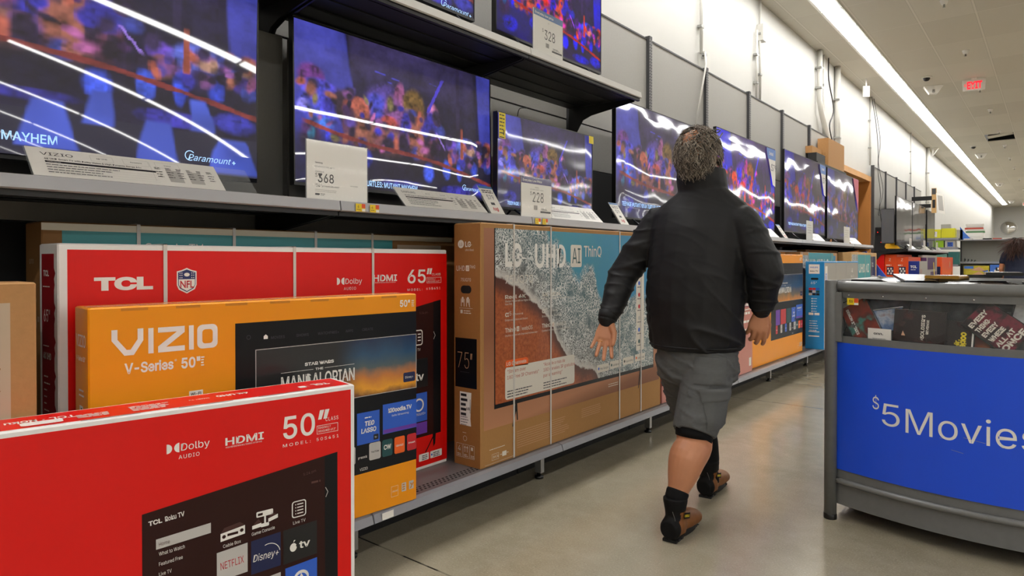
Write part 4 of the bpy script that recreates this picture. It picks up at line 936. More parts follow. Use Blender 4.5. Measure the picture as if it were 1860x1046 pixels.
def d_lg2(F):
    F.rect(.03, .02, 1.16, 1.02, 'ocean_print', 1); F.rect(.35, .3, 1.16, 1.02, 'onn_teal', 2); F.text('LG UHD AI', .15, .78, .12, 'lg_white', 3, w=.9, bold=.02); F.rect(1.18, .02, 1.50, 1.0, 'disney_navy', 2); F.text('TCL', 1.22, .85, .06, 'white_print', 3); F.rect(1.22, .02, 1.42, .72, 'white_print', 3)
    for a, b in ((.3, .5), (.6, .62), (.85, .4)): F.poly([(a, b), (a + .04, b), (a + .1, b - .2), (a + .02, b - .28)], 'lg_white', 3)
simple("carton with sea picture and torn film, next to the blue slanted board", (-2.04, 9.42, .22), 1.58, 1.05, .16, 'card_light', d_lg2, None, (.35, .8, 1.25))
simple("plain brown carton between the two sea-picture cartons, pushed to the back", (-2.36, 8.55, .22), 1.55, 1.075, .16, 'card_dark')
simple("orange carton top showing behind the sea-blue carton, at the back of the deck", (-2.42, 6.95, .22), 1.45, 1.06, .16, 'vizio_orange', lambda F: F.frame(0, 0, 1.45, 1.06, .02, 'tcl_white'))
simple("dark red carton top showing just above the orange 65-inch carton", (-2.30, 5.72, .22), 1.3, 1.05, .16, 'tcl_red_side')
# --- far run
M_('onn_orange', '#e8531c', .4, coat=.15); M_('tcl_blue', '#1c2f86', .4, coat=.15); M_('purple_print', '#4a2c5c', .4); M_('blue_board', '#274fb6', .5)
def s_or(sz):
    def f(S):
        S.text('Z', .07, .93, .05, 'white_print', 1); S.lines(.02, .86, .10, 1, .02, .02, 'white_print', 1); S.rect(.035, .66, .15, .82, 'disney_navy', 1)
        for i in range(6): S.rect(.045 + (i % 2) * .05 + .02 * (i // 2 % 2), .675 + (i // 2) * .045, .075 + (i % 2) * .05 + .02 * (i // 2 % 2), .71 + (i // 2) * .045, 'white_print', 2)
        S.text(sz + '"', .06, .52, .06, 'lg_fade', 1, w=.09); S.text('4K', .06, .42, .04, 'lg_fade', 1)
    return f
simple('orange carton marked 75 in the far run, further back of the two orange ones', (-2.36, 14.6, .22), 1.75, 1.06, .205, 'onn_orange', None, s_or('75'))
simple("orange carton marked 70 in the far run, next to the small dark blue carton", (-2.165, 14.6, .22), 1.6, 1.01, .195, 'onn_orange', None, s_or('70'))
def s_tclb(S): S.text('TCL', .03, .80, .05, 'white_print', 1, w=.11, bold=.04); S.lines(.04, .77, .09, 1, .02, .01, 'white_print', 1); S.text('65"', .03, .55, .07, 'white_print', 1, w=.11, bold=.02); S.lines(.03, .32, .1, 4, .03, .008, 'philips_blue', 1)
simple("dark blue 65-inch carton with a pale grey front, in the far run", (-1.984, 14.6, .22), 1.0, .93, .18, 'tcl_blue', lambda F: (F.rect(0, 0, 1.0, .93, 'silver_print', 1), F.text('QLED', .1, .7, .07, 'tile_red', 2)), s_tclb)
simple('narrow crimson carton edge beside the blue slanted board, at the back of the far run', (-2.57, 14.55, .22), 1.2, 1.06, .13, 'tcl_red')
simple("purple and grey carton in the far run, right of the dark blue carton", (-2.05, 16.1, .22), 1.5, 1.05, .16, 'silver_print', lambda F: (F.rect(.05, .75, 1.2, 1.0, 'purple_print', 1), F.rect(.5, .05, 1.45, .7, 'purple_print', 1), F.poly([(.9, .9), (1.0, .9), (1.3, .2), (1.2, .2)], 'sticker_yellow', 2)), lambda S: S.rect(.01, .72, .15, 1.0, 'purple_print', 1))
simple('last orange carton in the far run, below the stacked green boxes', (-2.0, 18.0, .22), 2.1, 1.02, .19, 'onn_orange', lambda F: (F.poly([(1.2, .1), (1.9, .1), (1.9, .7), (1.2, .3)], 'card_dark', 1), F.circ(1.5, .85, .08, 'lg_fade', 1)), lambda S: S.rect(.03, .6, .16, .8, 'disney_navy', 1))
t = thing('display_board', "blue slanted board at the end of the near run, torn brown flap on top", 'board', (-1.99, 11.05, .22), 0)
mb = MB(); mb.prism([(-.28, 1.06), (-.20, 1.08), (.13, .62), (.40, 0), (-.05, 0), (-.20, .55)], 'y', 0, .02, 'blue_board')
for a, b in ((-.14, .86), (-.04, .70), (.04, .52)): mb.box(a, a + .03, -.003, 0, b, b + .02, 'white_print')
mb.build('panel', t)
mb = MB(); mb.add([(-.42, -.02, 1.16), (-.34, .02, 1.24), (-.16, .03, 1.10), (-.24, 0, 1.05), (-.42, 0, 1.16), (-.34, .04, 1.24), (-.16, .05, 1.10), (-.24, .02, 1.05)], [(0, 3, 2, 1), (4, 5, 6, 7), (0, 1, 5, 4), (1, 2, 6, 5), (2, 3, 7, 6), (3, 0, 4, 7)], 'card_dark'); mb.build('flap', t)
# ---------------------------------------------------------------- price signs, information cards, shelf tags
M_('paper', '#edeae3', .35, coat=.6); M_('acrylic', '#e8ecec', .05, alpha=.08, spec=.6); M_('acrylic_edge', '#8a8c8c', .1, coat=.5); M_('sign_blue', '#3a6ea8', .4, coat=.5); M_('sign_purple', '#453a80', .4, coat=.5); M_('tag_yellow', '#e8c81c', .5); M_('tag_orange', '#e0562a', .5); M_('card_grey', '#b9b6b0', .45)
def price_sign(label, y0, z0, x, W, H, price, head=None, headm='sign_blue', lines=(), month=None, yaw=0.0, name='price_sign', grp=None):
    t = thing(name, label, 'price sign', (x, y0, z0), RZ + yaw)
    mb = MB(); mb.box(0, W, 0, .0025, 0, H, 'paper'); F = Face(mb, (0, 0, 0), (1, 0, 0), (0, 0, 1))
    if head: F.rect(0, H - .034, W, H, headm, 1); F.text(head, .012, H - .024, .013, 'white_print', 2, w=W * .62, bold=.015)
    if price == '368':
        F.text('Samsung', .036, .137, .006, 'dark_print', 1, bold=.02); F.text('55 SAM CU7000 4K TV', .036, .122, .0055, 'faint', 1, w=.088); F.text('Starting at', .036, .103, .006, 'faint', 1)
        F.text('$', .036, .085, .014, 'dark_print', 1); F.text('368', .048, .066, .034, 'dark_print', 1, w=.072, bold=.01)
        F.text('$', .036, .053, .006, 'dark_print', 1); F.text('34', .040, .047, .012, 'dark_print', 1, w=.017); F.text('10', .058, .054, .005, 'dark_print', 1); F.text('per month with Affirm\u00b9', .067, .049, .006, 'dark_print', 1, w=.078, bold=.01)
        F.lines(.036, .038, .11, 2, .006, .0025, 'card_grey', 1); F.rect(.036, .016, .056, .023, 'dark_print', 1); F.lines(.060, .023, .02, 2, .005, .002, 'faint', 1); F.text('Get more details', .198, .060, .005, 'faint', 1, w=.036)
    else:
        F.text({'228': 'HISENSE', '328': 'LG'}[price], W / 2, H - .055, .006, 'dark_print', 1, align='c'); F.text({'228': '43 IN ROKU SMART TV 43R6E', '328': ''}[price], W / 2, H - .066, .005, 'faint', 1, align='c', w=.12) if price == '228' else None
        F.text('$', W * .28, .118, .018, 'dark_print', 1); F.text(price, W * .36, .082, .052, 'dark_print', 1, w=.098)
        F.rect(W * .40, .040, W * .44 + .02, .064, 'dark_print', 1)
        for i in range(6): F.rect(W * .40 + i * .006, .040, W * .40 + .002 + i * .006, .064, 'paper', 2)
        F.rect(W * .62, .026, W * .97, .036, 'dark_print', 1); F.lines(W * .65, .05, .07, 2, .006, .003, 'faint', 1)
    mb.build('paper', t)
    a = MB(); a.box(-.002, W + .002, -.0045, -.0020, 0, H + .002, 'acrylic'); a.box(-.002, W + .002, .003, .006, 0, H + .002, 'acrylic_edge'); a.box(-.002, W + .002, -.006, .030, -.003, .0, 'acrylic_edge')
    a.build('holder', t); return t
price_sign('square white price sign reading $368, standing on the shelf edge', 1.425, 1.393, -2.164, .281, .222, '368')
price_sign('price sign with purple header reading Everyday Low Price and $228', 2.712, 1.393, -2.164, .268, .212, '228', 'Everyday Low Price', 'sign_purple')
price_sign('price sign with blue header reading $328 on the upper shelf edge', 2.820, 2.290, -2.166, .270, .228, '328', 'Everyday low price', 'sign_blue')
def info_card(label, y0, W, brand, hold=0.0, z=1.393, lod=0):
    t = thing('information_card', label, 'shelf card', (-2.168, y0, z), RZ, 'sloping information cards on the shelf edge')
    mb = MB(); v = Vector((0, .70, .71)).normalized(); n = Vector((0, -v.z, v.y)); H = .125
    o = Vector((0, .004, .004)); c = o + Vector((W / 2, 0, 0)) + v * H / 2
    mb.obox(c - n * .0016, (W / 2, 0, 0), v * H / 2, n * .0015, 'paper')
    F = Face(mb, o, (1, 0, 0), v)
    if lod == 0:
        F.text(brand, .032, .092, .013, 'dark_print', 1, w=.082)
        for i, (a, b, s_) in enumerate(((.160, .222, '4K UHD'), (.250, .325, 'Assistant'), (.345, .42, 'Voice'))):
            if b < W * .82: F.frame(a, .086, b, .112, .0008, 'card_grey', 1); F.text(s_, (a + b) / 2, .096, .006, 'faint', 2, align='c')
        F.text('4K UHD Smart TV with Dolby Vision & High Dynamic Range 10+', .038, .074, .0065, 'dark_print', 1, w=.26, bold=.015); F.rect(.038, .060, .038 + min(.30, W * .55), .068, 'dark_print', 1); F.text(brand + ' Series', .043, .062, .004, 'white_print', 2)
        for i in range(4): F.lines(.038, .053 - i * .011, .20, 1, .01, .003, 'faint', 1); F.rect(.038, .046 - i * .011, .038 + min(.30, W * .55), .0465 - i * .011, 'card_grey', 1)
        b0 = min(.37, W * .62); F.line(b0 - .01, .02, b0 - .01, .11, .0008, 'card_grey', 1)
        for i in range(6): F.lines(b0 + (W - b0) * i / 6.2, .088, .018, 2, .006, .003, 'dark_print', 1)
        for k in (1, 3): F.rect(b0 + (W - b0) * k / 6.2, .02, b0 + (W - b0) * k / 6.2 + .045, .078, 'card_grey', 1)
        for r in range(3):
            for i in range(6): F.lines(b0 + (W - b0) * i / 6.2, .068 - r * .012, .022, 1, .006, .003, 'dark_print', 2)
    else:
        F.rect(.03, .060, W * .5, .068, 'dark_print', 1); F.lines(.03, .05, W * .5, 4, .011, .003, 'faint', 1); F.rect(W * .6, .02, W * .68, .078, 'card_grey', 1); F.rect(W * .8, .02, W * .9, .078, 'card_grey', 1)
    mb.build('card', t)
    a = MB(); a.obox(c + Vector((hold / 2, 0, 0)) - n * .005, ((W + hold) / 2 + .003, 0, 0), v * (H / 2 + .004), n * .0012, 'acrylic'); a.box(-.004, W + hold + .004, -.002, .012, -.001, .003, 'acrylic_edge')
    a.build('holder', t); return t
info_card("long white information card with a half-empty holder, below the widest television", .572, .545, 'VIZIO', .115)
info_card("long white information card in front of the slim television", 1.922, .535, 'SAMSUNG')
info_card('long white information card right of the $228 sign', 3.00, .54, 'Roku')
info_card('white information card half hidden behind the right arm of the man', 6.45, .50, 'TV', lod=1)
info_card('white information card under the third-last television of the near run', 8.20, .50, 'TV', lod=1)
info_card('white information card under the last television of the near run', 10.05, .62, 'TV', lod=1)
for yy, s_ in ((15.0, 'first'), (17.0, 'second'), (19.2, 'third')): info_card('sloping white card on the far run shelf, %s from the near end' % s_, yy, .55, 'TV', lod=1)
def tag79(label, y0, lod=0):
    t = thing('install_price_card', label, 'shelf card', (-2.166, y0, 1.393), RZ, 'small $79 cards on the shelf edge')
    mb = MB(); v = Vector((0, .55, .83)).normalized(); n = Vector((0, -v.z, v.y)); W, H = .105, .175
    c = Vector((W / 2, .004, .003)) + v * H / 2; mb.obox(c - n * .0015, (W / 2, 0, 0), v * H / 2, n * .0014, 'paper')
    F = Face(mb, Vector((0, .004, .003)), (1, 0, 0), v); F.rect(0, H - .016, W, H, 'sign_blue', 1); F.lines(.012, H - .026, .085, 2, .012, .006, 'dark_print', 1, .1)
    F.text('$79', .03, H - .085, .028, 'sticker_navy', 1, w=.05); F.rect(.035, .055, .065, .070, 'faint', 1); F.text('Angi', .03, .020, .022, 'tile_red', 1, w=.042, bold=.03)
    mb.build('card', t)
    a = MB(); a.obox(c - v * .03 - n * .006, (W / 2 + .006, 0, 0), v * (H / 2 - .03), n * .0015, 'acrylic_edge'); a.build('holder', t)
tag79("small blue-topped $79 card between the slim television and the smallest one", 2.482)
tag79('small blue-topped $79 card beside the left upper arm of the man', 3.755)
tag79('small blue-topped $79 card right of the head of the man, beyond his shoulder', 7.12)
def plain_sign(label, y0, W, H):
    t = thing('price_sign', label, 'price sign', (-2.164, y0, 1.393), RZ); mb = MB(); mb.box(0, W, 0, .003, 0, H, 'paper'); F = Face(mb, (0, 0, 0), (1, 0, 0), (0, 0, 1)); F.lines(.04, H * .8, W * .7, 4, H * .13, H * .05, 'card_grey', 1); mb.build('paper', t)
    a = MB(); a.box(-.002, W + .002, -.005, -.002, 0, H, 'acrylic'); a.build('holder', t)
plain_sign('white price sign in front of the third-last television of the near run', 7.87, .25, .22)
plain_sign('white price sign in front of the last television of the near run', 9.59, .31, .22)
for yy, s_ in ((14.45, 'first'), (16.48, 'second'), (18.45, 'third')): plain_sign('narrow white sign standing on the far run shelf, %s from the near end' % s_, yy + (.25 if yy < 15 else 0), .26, .20)
def shelf_tag(label, y0, z=1.3555, x=-2.1405):
    t = thing('shelf_tag', label, 'shelf tag', (x, y0, z), RZ, 'yellow shelf tags on the shelf edge'); mb = MB(); mb.box(0, .046, 0, .001, 0, .031, 'tag_yellow')
    F = Face(mb, (0, 0, 0), (1, 0, 0), (0, 0, 1)); F.rect(.028, .014, .046, .031, 'tag_orange', 1); F.rect(.030, .001, .045, .011, 'paper', 1); F.text('6', .008, .014, .011, 'dark_print', 1); F.lines(.004, .009, .02, 1, .01, .002, 'dark_print', 1); mb.build('label', t)
shelf_tag('yellow and orange shelf tag marked 6, left one of the pair below the $368 sign', 1.632); shelf_tag('yellow shelf tag with barcode, right one of the pair below the $368 sign', 1.702)
shelf_tag('yellow and orange shelf tag below the $228 sign, left one of its pair', 2.803); shelf_tag('yellow and orange shelf tag below the $228 sign, right one of its pair', 2.868)
M_('backer_grey', '#65635d', .55, noise_amt=.05, noise_scale=60)
for a, b, l in ((.42, 1.605, 'behind the widest television'), (1.635, 2.74, 'behind the slim television')):
    t = thing('hanging_board', 'dark grey flat board hanging ' + l, 'panel', (-2.62, a, 1.43), 0, 'hanging panels behind the televisions'); mb = MB(); mb.box(-.012, 0, 0, b - a, 0, .71, 'backer_grey'); mb.box(-.14, -.012, .1, .14, .55, .60, 'black_matte'); mb.box(-.14, -.012, b - a - .14, b - a - .1, .55, .60, 'black_matte'); mb.build('panel', t); t['kind'] = 'thing'
# paper tag and torn plastic on the base deck rail
t = thing('deck_label', "white label stuck on the front lip of the deck below the orange 50-inch carton", 'label', (-1.944, 1.60, .184), RZ); mb = MB(); mb.box(0, .055, 0, .001, 0, .026, 'paper'); mb.build('label', t)

# ---------------------------------------------------------------- far run of shelving and what stands on it
FB = [14.53 + 1.22 * k for k in range(5)]
for i, y in enumerate(FB):
    bay(y, lbl='grey shelving bay of the far run beyond the doorway, number %s from its near end' % ('one', 'two', 'three', 'four', 'five', 'six')[i], grp='wall shelving bays of the far run', top=3.0)
M_('floor_sign_yellow', '#f0b41c', .4); M_('glow_box', '#18181a', .5)
t = thing('wet_floor_sign', 'folded yellow wet-floor sign lying on the far run shelf', 'sign', (-2.66, 14.72, 1.392), radians(25))
mb = MB(); mb.prism([(-.14, 0), (-.13, 0), (-.005, .115), (0, .12), (.005, .115), (.13, 0), (.14, 0), (.01, .128), (-.01, .128)], 'y', 0, .34, 'floor_sign_yellow'); 
mb.build('panel', t, rot=(0, 0, radians(-60)))
t = thing('media_player', 'black electronics box with small lights at the near end of the far run shelf', 'electronics', (-2.74, 14.62, 1.392), 0); mb = MB(); mb.box(0, .16, 0, .3, 0, .42, 'glow_box'); mb.box(.02, .14, -.002, 0, .25, .40, 'black_plastic')
for a, b, m in ((.04, .32, 'led_red'), (.12, .25, 'tile_blue'), (.10, .12, 'led_red')): mb.box(a, a + .012, -.004, 0, b, b + .012, m)
mb.build('case', t)
def cable(name, label, pts, r=.006, m='black_plastic', sub=6, cat='cable', grp=None):
    P = [Vector(p) for p in pts]; out = []
    for i in range(len(P) - 1):
        a = P[max(i - 1, 0)]; b = P[i]; c = P[i + 1]; d = P[min(i + 2, len(P) - 1)]
        for k in range(sub):
            t_ = k / sub; out.append(0.5 * ((2 * b) + (-a + c) * t_ + (2 * a - 5 * b + 4 * c - d) * t_ ** 2 + (-a + 3 * b - 3 * c + d) * t_ ** 3))
    out.append(P[-1]); mb = MB(); mb.tube(out, r, m, 6); o = mb.build(name); tag(o, label, cat, grp); return o
cable('power_cable', 'black cable hanging from the ceiling beside the doorway down behind the far run', [(-2.80, 14.55, 4.38), (-2.74, 14.62, 3.9), (-2.72, 14.75, 3.4), (-2.70, 14.66, 2.9), (-2.70, 14.90, 2.5), (-2.66, 14.60, 2.2), (-2.69, 15.0, 1.85), (-2.68, 14.8, 1.80)], grp=None)
cable('power_cable', 'second black cable looping down the wall beside the doorway, with a wide loop low down', [(-2.80, 14.75, 4.38), (-2.72, 14.95, 3.6), (-2.72, 14.80, 3.1), (-2.70, 15.15, 2.6), (-2.70, 14.80, 2.2), (-2.69, 14.70, 2.05), (-2.69, 15.1, 2.1), (-2.69, 15.0, 1.9)], .005)
cable('power_cable', 'tangle of black cables hanging near the ceiling between two pipes', [(-2.80, 11.35, 4.38), (-2.77, 11.25, 4.0), (-2.77, 11.55, 3.6), (-2.77, 11.30, 3.3), (-2.77, 11.5, 3.05)], .010)
cable('power_cable', 'short black cable on the grey panel above the smallest television', [(-2.76, 3.52, 2.19), (-2.76, 3.44, 2.17), (-2.755, 3.41, 2.10), (-2.75, 3.40, 2.02)], .003)
# cardboard boxes on top of the panels
t = thing('storage_box', 'tall brown cardboard box standing on top of the shelving beside the doorway', 'box', (-2.60, 10.55, 2.56), RZ); mb = MB(); mb.box(0, .95, 0, .15, 0, .42, 'card'); F = Face(mb, (0, .15, 0), (0, -1, 0), (0, 0, 1)); F.lines(.05, .2, .08, 4, .02, .008, 'card_dark', 1); mb.box(.05, .9, .05, .10, .42, .422, 'tape'); mb.build('carton', t)
t = thing('storage_box', 'small flat brown cardboard box left of the tall one on top of the shelving', 'box', (-2.68, 10.0, 2.70), RZ); mb = MB(); mb.box(0, .5, 0, .12, 0, .10, 'card'); mb.build('carton', t)
tt = thing('shelf_ledge', 'dark ledge on top of the shelving carrying the two cardboard boxes', 'shelf', (-2.76, 9.9, 2.60), 0); mb = MB(); mb.box(0, .18, 0, 1.65, -.07, -.042, 'shelf_black'); mb.box(.02, .14, .1, .55, -.042, .098, 'shelf_black'); mb.build('board', tt)
# bracket signs sticking out at the far end of the far run
t = thing('sign_bracket', 'black double arm bracket sticking out from the end of the far run', 'bracket', (-2.74, 18.9, 2.45), 0); mb = MB(); mb.box(0, .42, 0, .05, .18, .28, 'black_matte'); mb.box(.0, .40, 0, .05, 0, .09, 'black_matte'); mb.build('arm', t)
t = thing('aisle_sign', 'tall narrow product sign hanging on the double arm bracket', 'sign', (-2.33, 18.95, 2.32), 0); mb = MB(); mb.box(0, .10, 0, .04, 0, .60, 'card_light'); mb.box(.01, .09, -.004, 0, .45, .59, 'upright_dark'); mb.box(.02, .08, -.004, 0, .12, .32, 'black_plastic'); mb.build('panel', t)
t = thing('aisle_sign', 'tilted pale framed sign beside the tall narrow product sign', 'sign', (-2.20, 18.95, 2.30), 0); mb = MB(); mb.obox((.06, 0, .24), (.075, 0, -.02), (0, .015, 0), (-.02, 0, .24), 'paper'); mb.obox((.06, -.017, .25), (.05, 0, -.013), (0, .002, 0), (-.015, 0, .18), 'card_grey'); mb.build('panel', t)
# end rack with stacked goods, seen past the far run
t = thing('end_rack', 'black end rack holding yellow, green and teal boxes at the end of the far run', 'shelving', (-2.74, 20.9, 0), 0)
mb = MB(); mb.box(0, .05, 0, .05, 0, 2.1, 'shelf_black'); mb.box(0, .05, .55, .6, 0, 2.1, 'shelf_black'); mb.build('post', t)
for z in (.25, 1.05, 1.50, 1.75):
    mb = MB(); mb.box(.0, .78, -.12, .55, z - .04, z, 'shelf_black'); mb.box(.0, .79, -.13, -.12, z - .045, z + .01, 'fascia_grey'); mb.build('shelf', t)
M_('yellow_box', '#d8d42c', .4); M_('green_box', '#9bc62a', .4); M_('teal_box', '#2c6a66', .5); M_('pale_green', '#7fb0a0', .5)
def goods(label, x, y, z, w, d, h, m, accent=None, name='goods_box', grp='boxes stacked on the end rack'):
    t = thing(name, label, 'box', (x, y, z), 0, grp); mb = MB(); mb.box(0, w, 0, d, 0, h, m); F = Face(mb, (0, 0, 0), (1, 0, 0), (0, 0, 1))
    if accent: F.rect(w * .15, h * .15, w * .75, h * .75, accent, 1); F.lines(w * .2, h * .68, w * .45, 3, h * .16, h * .08, 'dark_print', 2)
    mb.build('carton', t)
goods('left yellow box with white label on top of the end rack', -2.68, 20.8, 1.751, .34, .4, .24, 'yellow_box', 'white_print'); goods('right yellow box on top of the end rack', -2.33, 20.8, 1.751, .30, .4, .26, 'yellow_box')
goods('left lime green box on the second shelf of the end rack', -2.66, 20.8, 1.501, .15, .4, .19, 'green_box'); goods('middle lime green box on the second shelf of the end rack', -2.46, 20.8, 1.501, .18, .4, .19, 'green_box'); goods('blue-grey box right of the lime green boxes', -2.22, 20.8, 1.501, .20, .4, .19, 'silver_print', 'tile_blue')
for i in range(3): goods('teal box on the third shelf of the end rack, %s of three' % ('left', 'middle', 'right')[i], -2.68 + i * .25, 20.8, 1.051, .23, .4, .34, ('teal_box', 'pale_green', 'teal_box')[i], None)
t = thing('storage_bin', 'grey box standing behind and above the yellow boxes', 'box', (-2.44, 21.7, 1.70), 0); mb = MB(); mb.box(0, .22, 0, .2, 0, .46, 'panel_grey'); mb.box(.22, .50, .0, .02, 0, .30, 'silver_print'); mb.build('carton', t)
# gondola facing the camera at the end of the aisle
def cross_bay(x0, lbl):
    t = thing('cross_gondola', lbl, 'shelving', (x0, 22.0, 0), 0, 'grey gondola sections across the end of the aisle'); mb = MB(); mb.box(.02, 1.20, .0, .05, .1, 1.70, 'panel_cross'); mb.build('back_panel', t)
    mb = MB(); mb.box(-.02, .02, -.01, .06, 0, 1.72, 'upright_dark'); mb.build('upright', t)
    mb = MB(); mb.box(0, 1.18, -.30, 0, 1.10, 1.13, 'panel_cross'); mb.box(0, 1.18, -.31, -.30, 1.08, 1.135, 'fascia_grey'); mb.build('shelf', t)
    mb = MB(); mb.box(0, 1.18, -.45, .5, 1.70, 1.725, 'fascia_grey'); mb.build('top_shelf', t); mb = MB(); mb.box(0, 1.18, -.44, -.02, 0, .18, 'upright_dark'); mb.build('base_deck', t)
M_('panel_cross', '#868580', .6)
for i in range(5): cross_bay(-2.0 + 1.22 * i, 'grey gondola section across the aisle end, %s' % ('left one with black hooks on its ledge', 'the one behind the woman', 'first right of the photo edge', 'second right of the photo edge', 'third right of the photo edge')[i])
M_('yellow_pack', '#b8a82c', .5, noise_amt=.6, noise_scale=9); M_('blue_pack', '#3c6cc0', .45, noise_amt=.3, noise_scale=14)
t = thing('goods_box', 'yellow-green picture package with blue header hanging on the cross gondola', 'package', (-1.90, 21.55, .58), 0); mb = MB(); mb.box(0, .56, 0, .30, 0, .44, 'yellow_pack'); F = Face(mb, (0, 0, 0), (1, 0, 0), (0, 0, 1)); F.rect(.01, .36, .22, .43, 'blue_pack', 1)
for k in range(3): F.poly([(.16, .32 - .13 * k), (.34, .42 - .13 * k), (.50, .30 - .13 * k), (.36, .30 - .13 * k)], 'lg_fade', 1); F.poly([(.40, .30 - .12 * k), (.54, .33 - .12 * k), (.54, .24 - .12 * k)], 'blue_pack', 1)
mb.build('carton', t)
t = thing('goods_box', 'blue package with a white device picture right of the yellow-green package', 'package', (-1.32, 21.55, .72), 0); mb = MB(); mb.box(0, .27, 0, .30, 0, .33, 'blue_pack'); F = Face(mb, (0, 0, 0), (1, 0, 0), (0, 0, 1)); F.rect(.09, .10, .2, .2, 'white_print', 1); F.rect(.12, .17, .22, .26, 'tile_black', 2); F.rect(.16, .2, .2, .25, 'white_print', 3); mb.build('carton', t)
for i, (x, w, l) in enumerate(((-1.90, .60, 'yellow-green'), (-1.32, .30, 'blue'))):
    t = thing('package_stand', 'dark low stand under the %s package' % l, 'stand', (x, 21.56, .181), 0); mb = MB(); mb.box(0, w - .04, 0, .28, 0, (.58, .72)[i] - .182, 'panel_cross'); mb.build('block', t)
for i in range(4):
    t = thing('display_hook', 'small black hook on the ledge of the left cross gondola section, one of four', 'hook', (-1.90 + i * .075, 21.75, 1.132), 0, 'black hooks on the ledge'); mb = MB(); mb.tube([(0, 0, 0), (.01, 0, .09 - .015 * i), (.03, -.02, .03)], .010, 'black_plastic', 6); mb.box(-.02, .03, -.03, .03, 0, .008, 'black_plastic'); mb.build('hook', t)
cols = ['#c9c6c0', '#dfdcd6', '#b44a3a', '#d8d5cf', '#4c7a50', '#bdbab4', '#e2e0da', '#3a8c94']
for i, c in enumerate(cols): M_('book%d' % i, c, .6)
for i in range(9):
    t = thing('boxed_item', 'flat pale box in the pile on the left cross gondola, %s' % ('lowest', 'second lowest', 'third lowest', 'fourth lowest', 'middle one', 'red-edged one', 'third highest', 'second highest', 'topmost')[i], 'box', (-1.68 + random.uniform(-.02, .03), 21.75, 1.726 + i * .047), radians(random.uniform(-4, 4)), 'flat boxes piled on the cross gondola'); mb = MB(); mb.box(-.22 + .02 * (i % 3), .22 - .015 * (i % 4), 0, .3, 0, .044, 'book%d' % ((i * 3) % 8 if i != 5 else 0)); mb.build('carton', t)
t = thing('display_card', 'blue triangular card standing left of the flat pale boxes', 'card', (-2.0, 21.7, 1.726), 0); mb = MB(); mb.prism([(0, 0), (.26, 0), (.10, .2), (0, .36)], 'y', 0, .02, 'blue_pack'); mb.build('panel', t)
for i in range(8):
    t = thing('flat_item', 'thin coloured item lying along the top edge of the cross gondola, %s' % ('first from the left', 'second from the left', 'third from the left', 'fourth from the left', 'fifth from the left', 'sixth from the left', 'seventh from the left', 'last')[i], 'box', (-1.9 + i * .21, 21.56, 1.726), 0, 'thin items on the cross gondola'); mb = MB(); mb.box(0, .19, 0, .1, 0, .028, ('book0', 'book1', 'tile_black', 'book2', 'book1', 'book7', 'book0', 'book4')[i]); mb.build('carton', t)
# ---------------------------------------------------------------- ceiling and wall fittings
def exit_sign(label, loc, k=1.0):
    t = thing('exit_sign', label, 'exit sign', loc, radians(8)); mb = MB(); mb.prism([(-.16, -.0), (.16, 0), (.17, .19), (-.17, .19)], 'y', 0, .05, 'white_paint'); mb.box(-.04, .04, .0, .05, .19, .22, 'white_paint'); mb.build('housing', t)
    mb = MB(); F = Face(mb, (-.16, -.001, 0), (1, 0, 0), (0, 0, 1)); F.text('EXIT', .055, .03, .13, 'exit_red', 1, w=.22, bold=.03); F.line(.035, .12, .018, .095, .008, 'exit_red', 1); F.line(.018, .095, .035, .07, .008, 'exit_red', 1); mb.build('lettering', t)
M_('exit_red', '#d01020', .4, emit='#ff1a2a', estr=1.6)
exit_sign("white EXIT sign with red letters and a left arrow, nearer one under the ceiling", (-1.12, 14.25, 4.178))
exit_sign("tiny distant EXIT sign at the far end of the ceiling", (-1.22, 46.0, 4.178))
def sprinkler():
    t = thing('sprinkler', '', 'sprinkler', (0, 0, 0), 0, 'ceiling sprinklers'); mb = MB(); mb.lathe([(.050, 0), (.048, -.006), (.034, -.05), (.026, -.055)], 'white_paint', seg=16); mb.build('cup', t)
    mb = MB(); mb.lathe([(.012, -.055), (.010, -.085), (.016, -.087), (.018, -.09)], 'galvanised', seg=10); mb.build('head', t); return t
sp0 = sprinkler(); 
for i, (x, y) in enumerate([(-1.082, 9.788), (-1.081, 12.34), (-1.10, 15.15), (-1.083, 17.45), (-1.085, 20.41), (-1.1, 23.1), (-1.1, 26), (-1.1, 28.8), (-1.1, 33), (-1.1, 38), (-1.1, 43), (-.55, 30), (-.55, 36)]):
    o = sp0 if i == 0 else copy_tree(sp0); o.location = (x, y, 4.399); tag(o, 'white ceiling sprinkler, %s in the receding row right of the lights' % ('nearest', 'second', 'third', 'fourth', 'fifth', 'sixth', 'seventh', 'eighth', 'ninth', 'tenth', 'eleventh', 'first of the outer two', 'last of the outer two')[i])
def dome_cam(label, loc):
    t = thing('dome_camera', label, 'camera', loc, 0); mb = MB(); mb.lathe([(.085, 0), (.085, -.012), (.06, -.02)], 'white_paint', seg=18); mb.build('ring', t); mb = MB(); mb.lathe([(.058, -.015), (.052, -.045), (.03, -.068), (.005, -.074)], 'black_plastic', seg=16); mb.build('dome', t)
dome_cam('black ceiling dome camera, nearer one beside the strip lights', (-1.768, 13.69, 4.399)); dome_cam('black ceiling dome camera, farther one beside the strip lights', (-1.80, 22.8, 4.399))
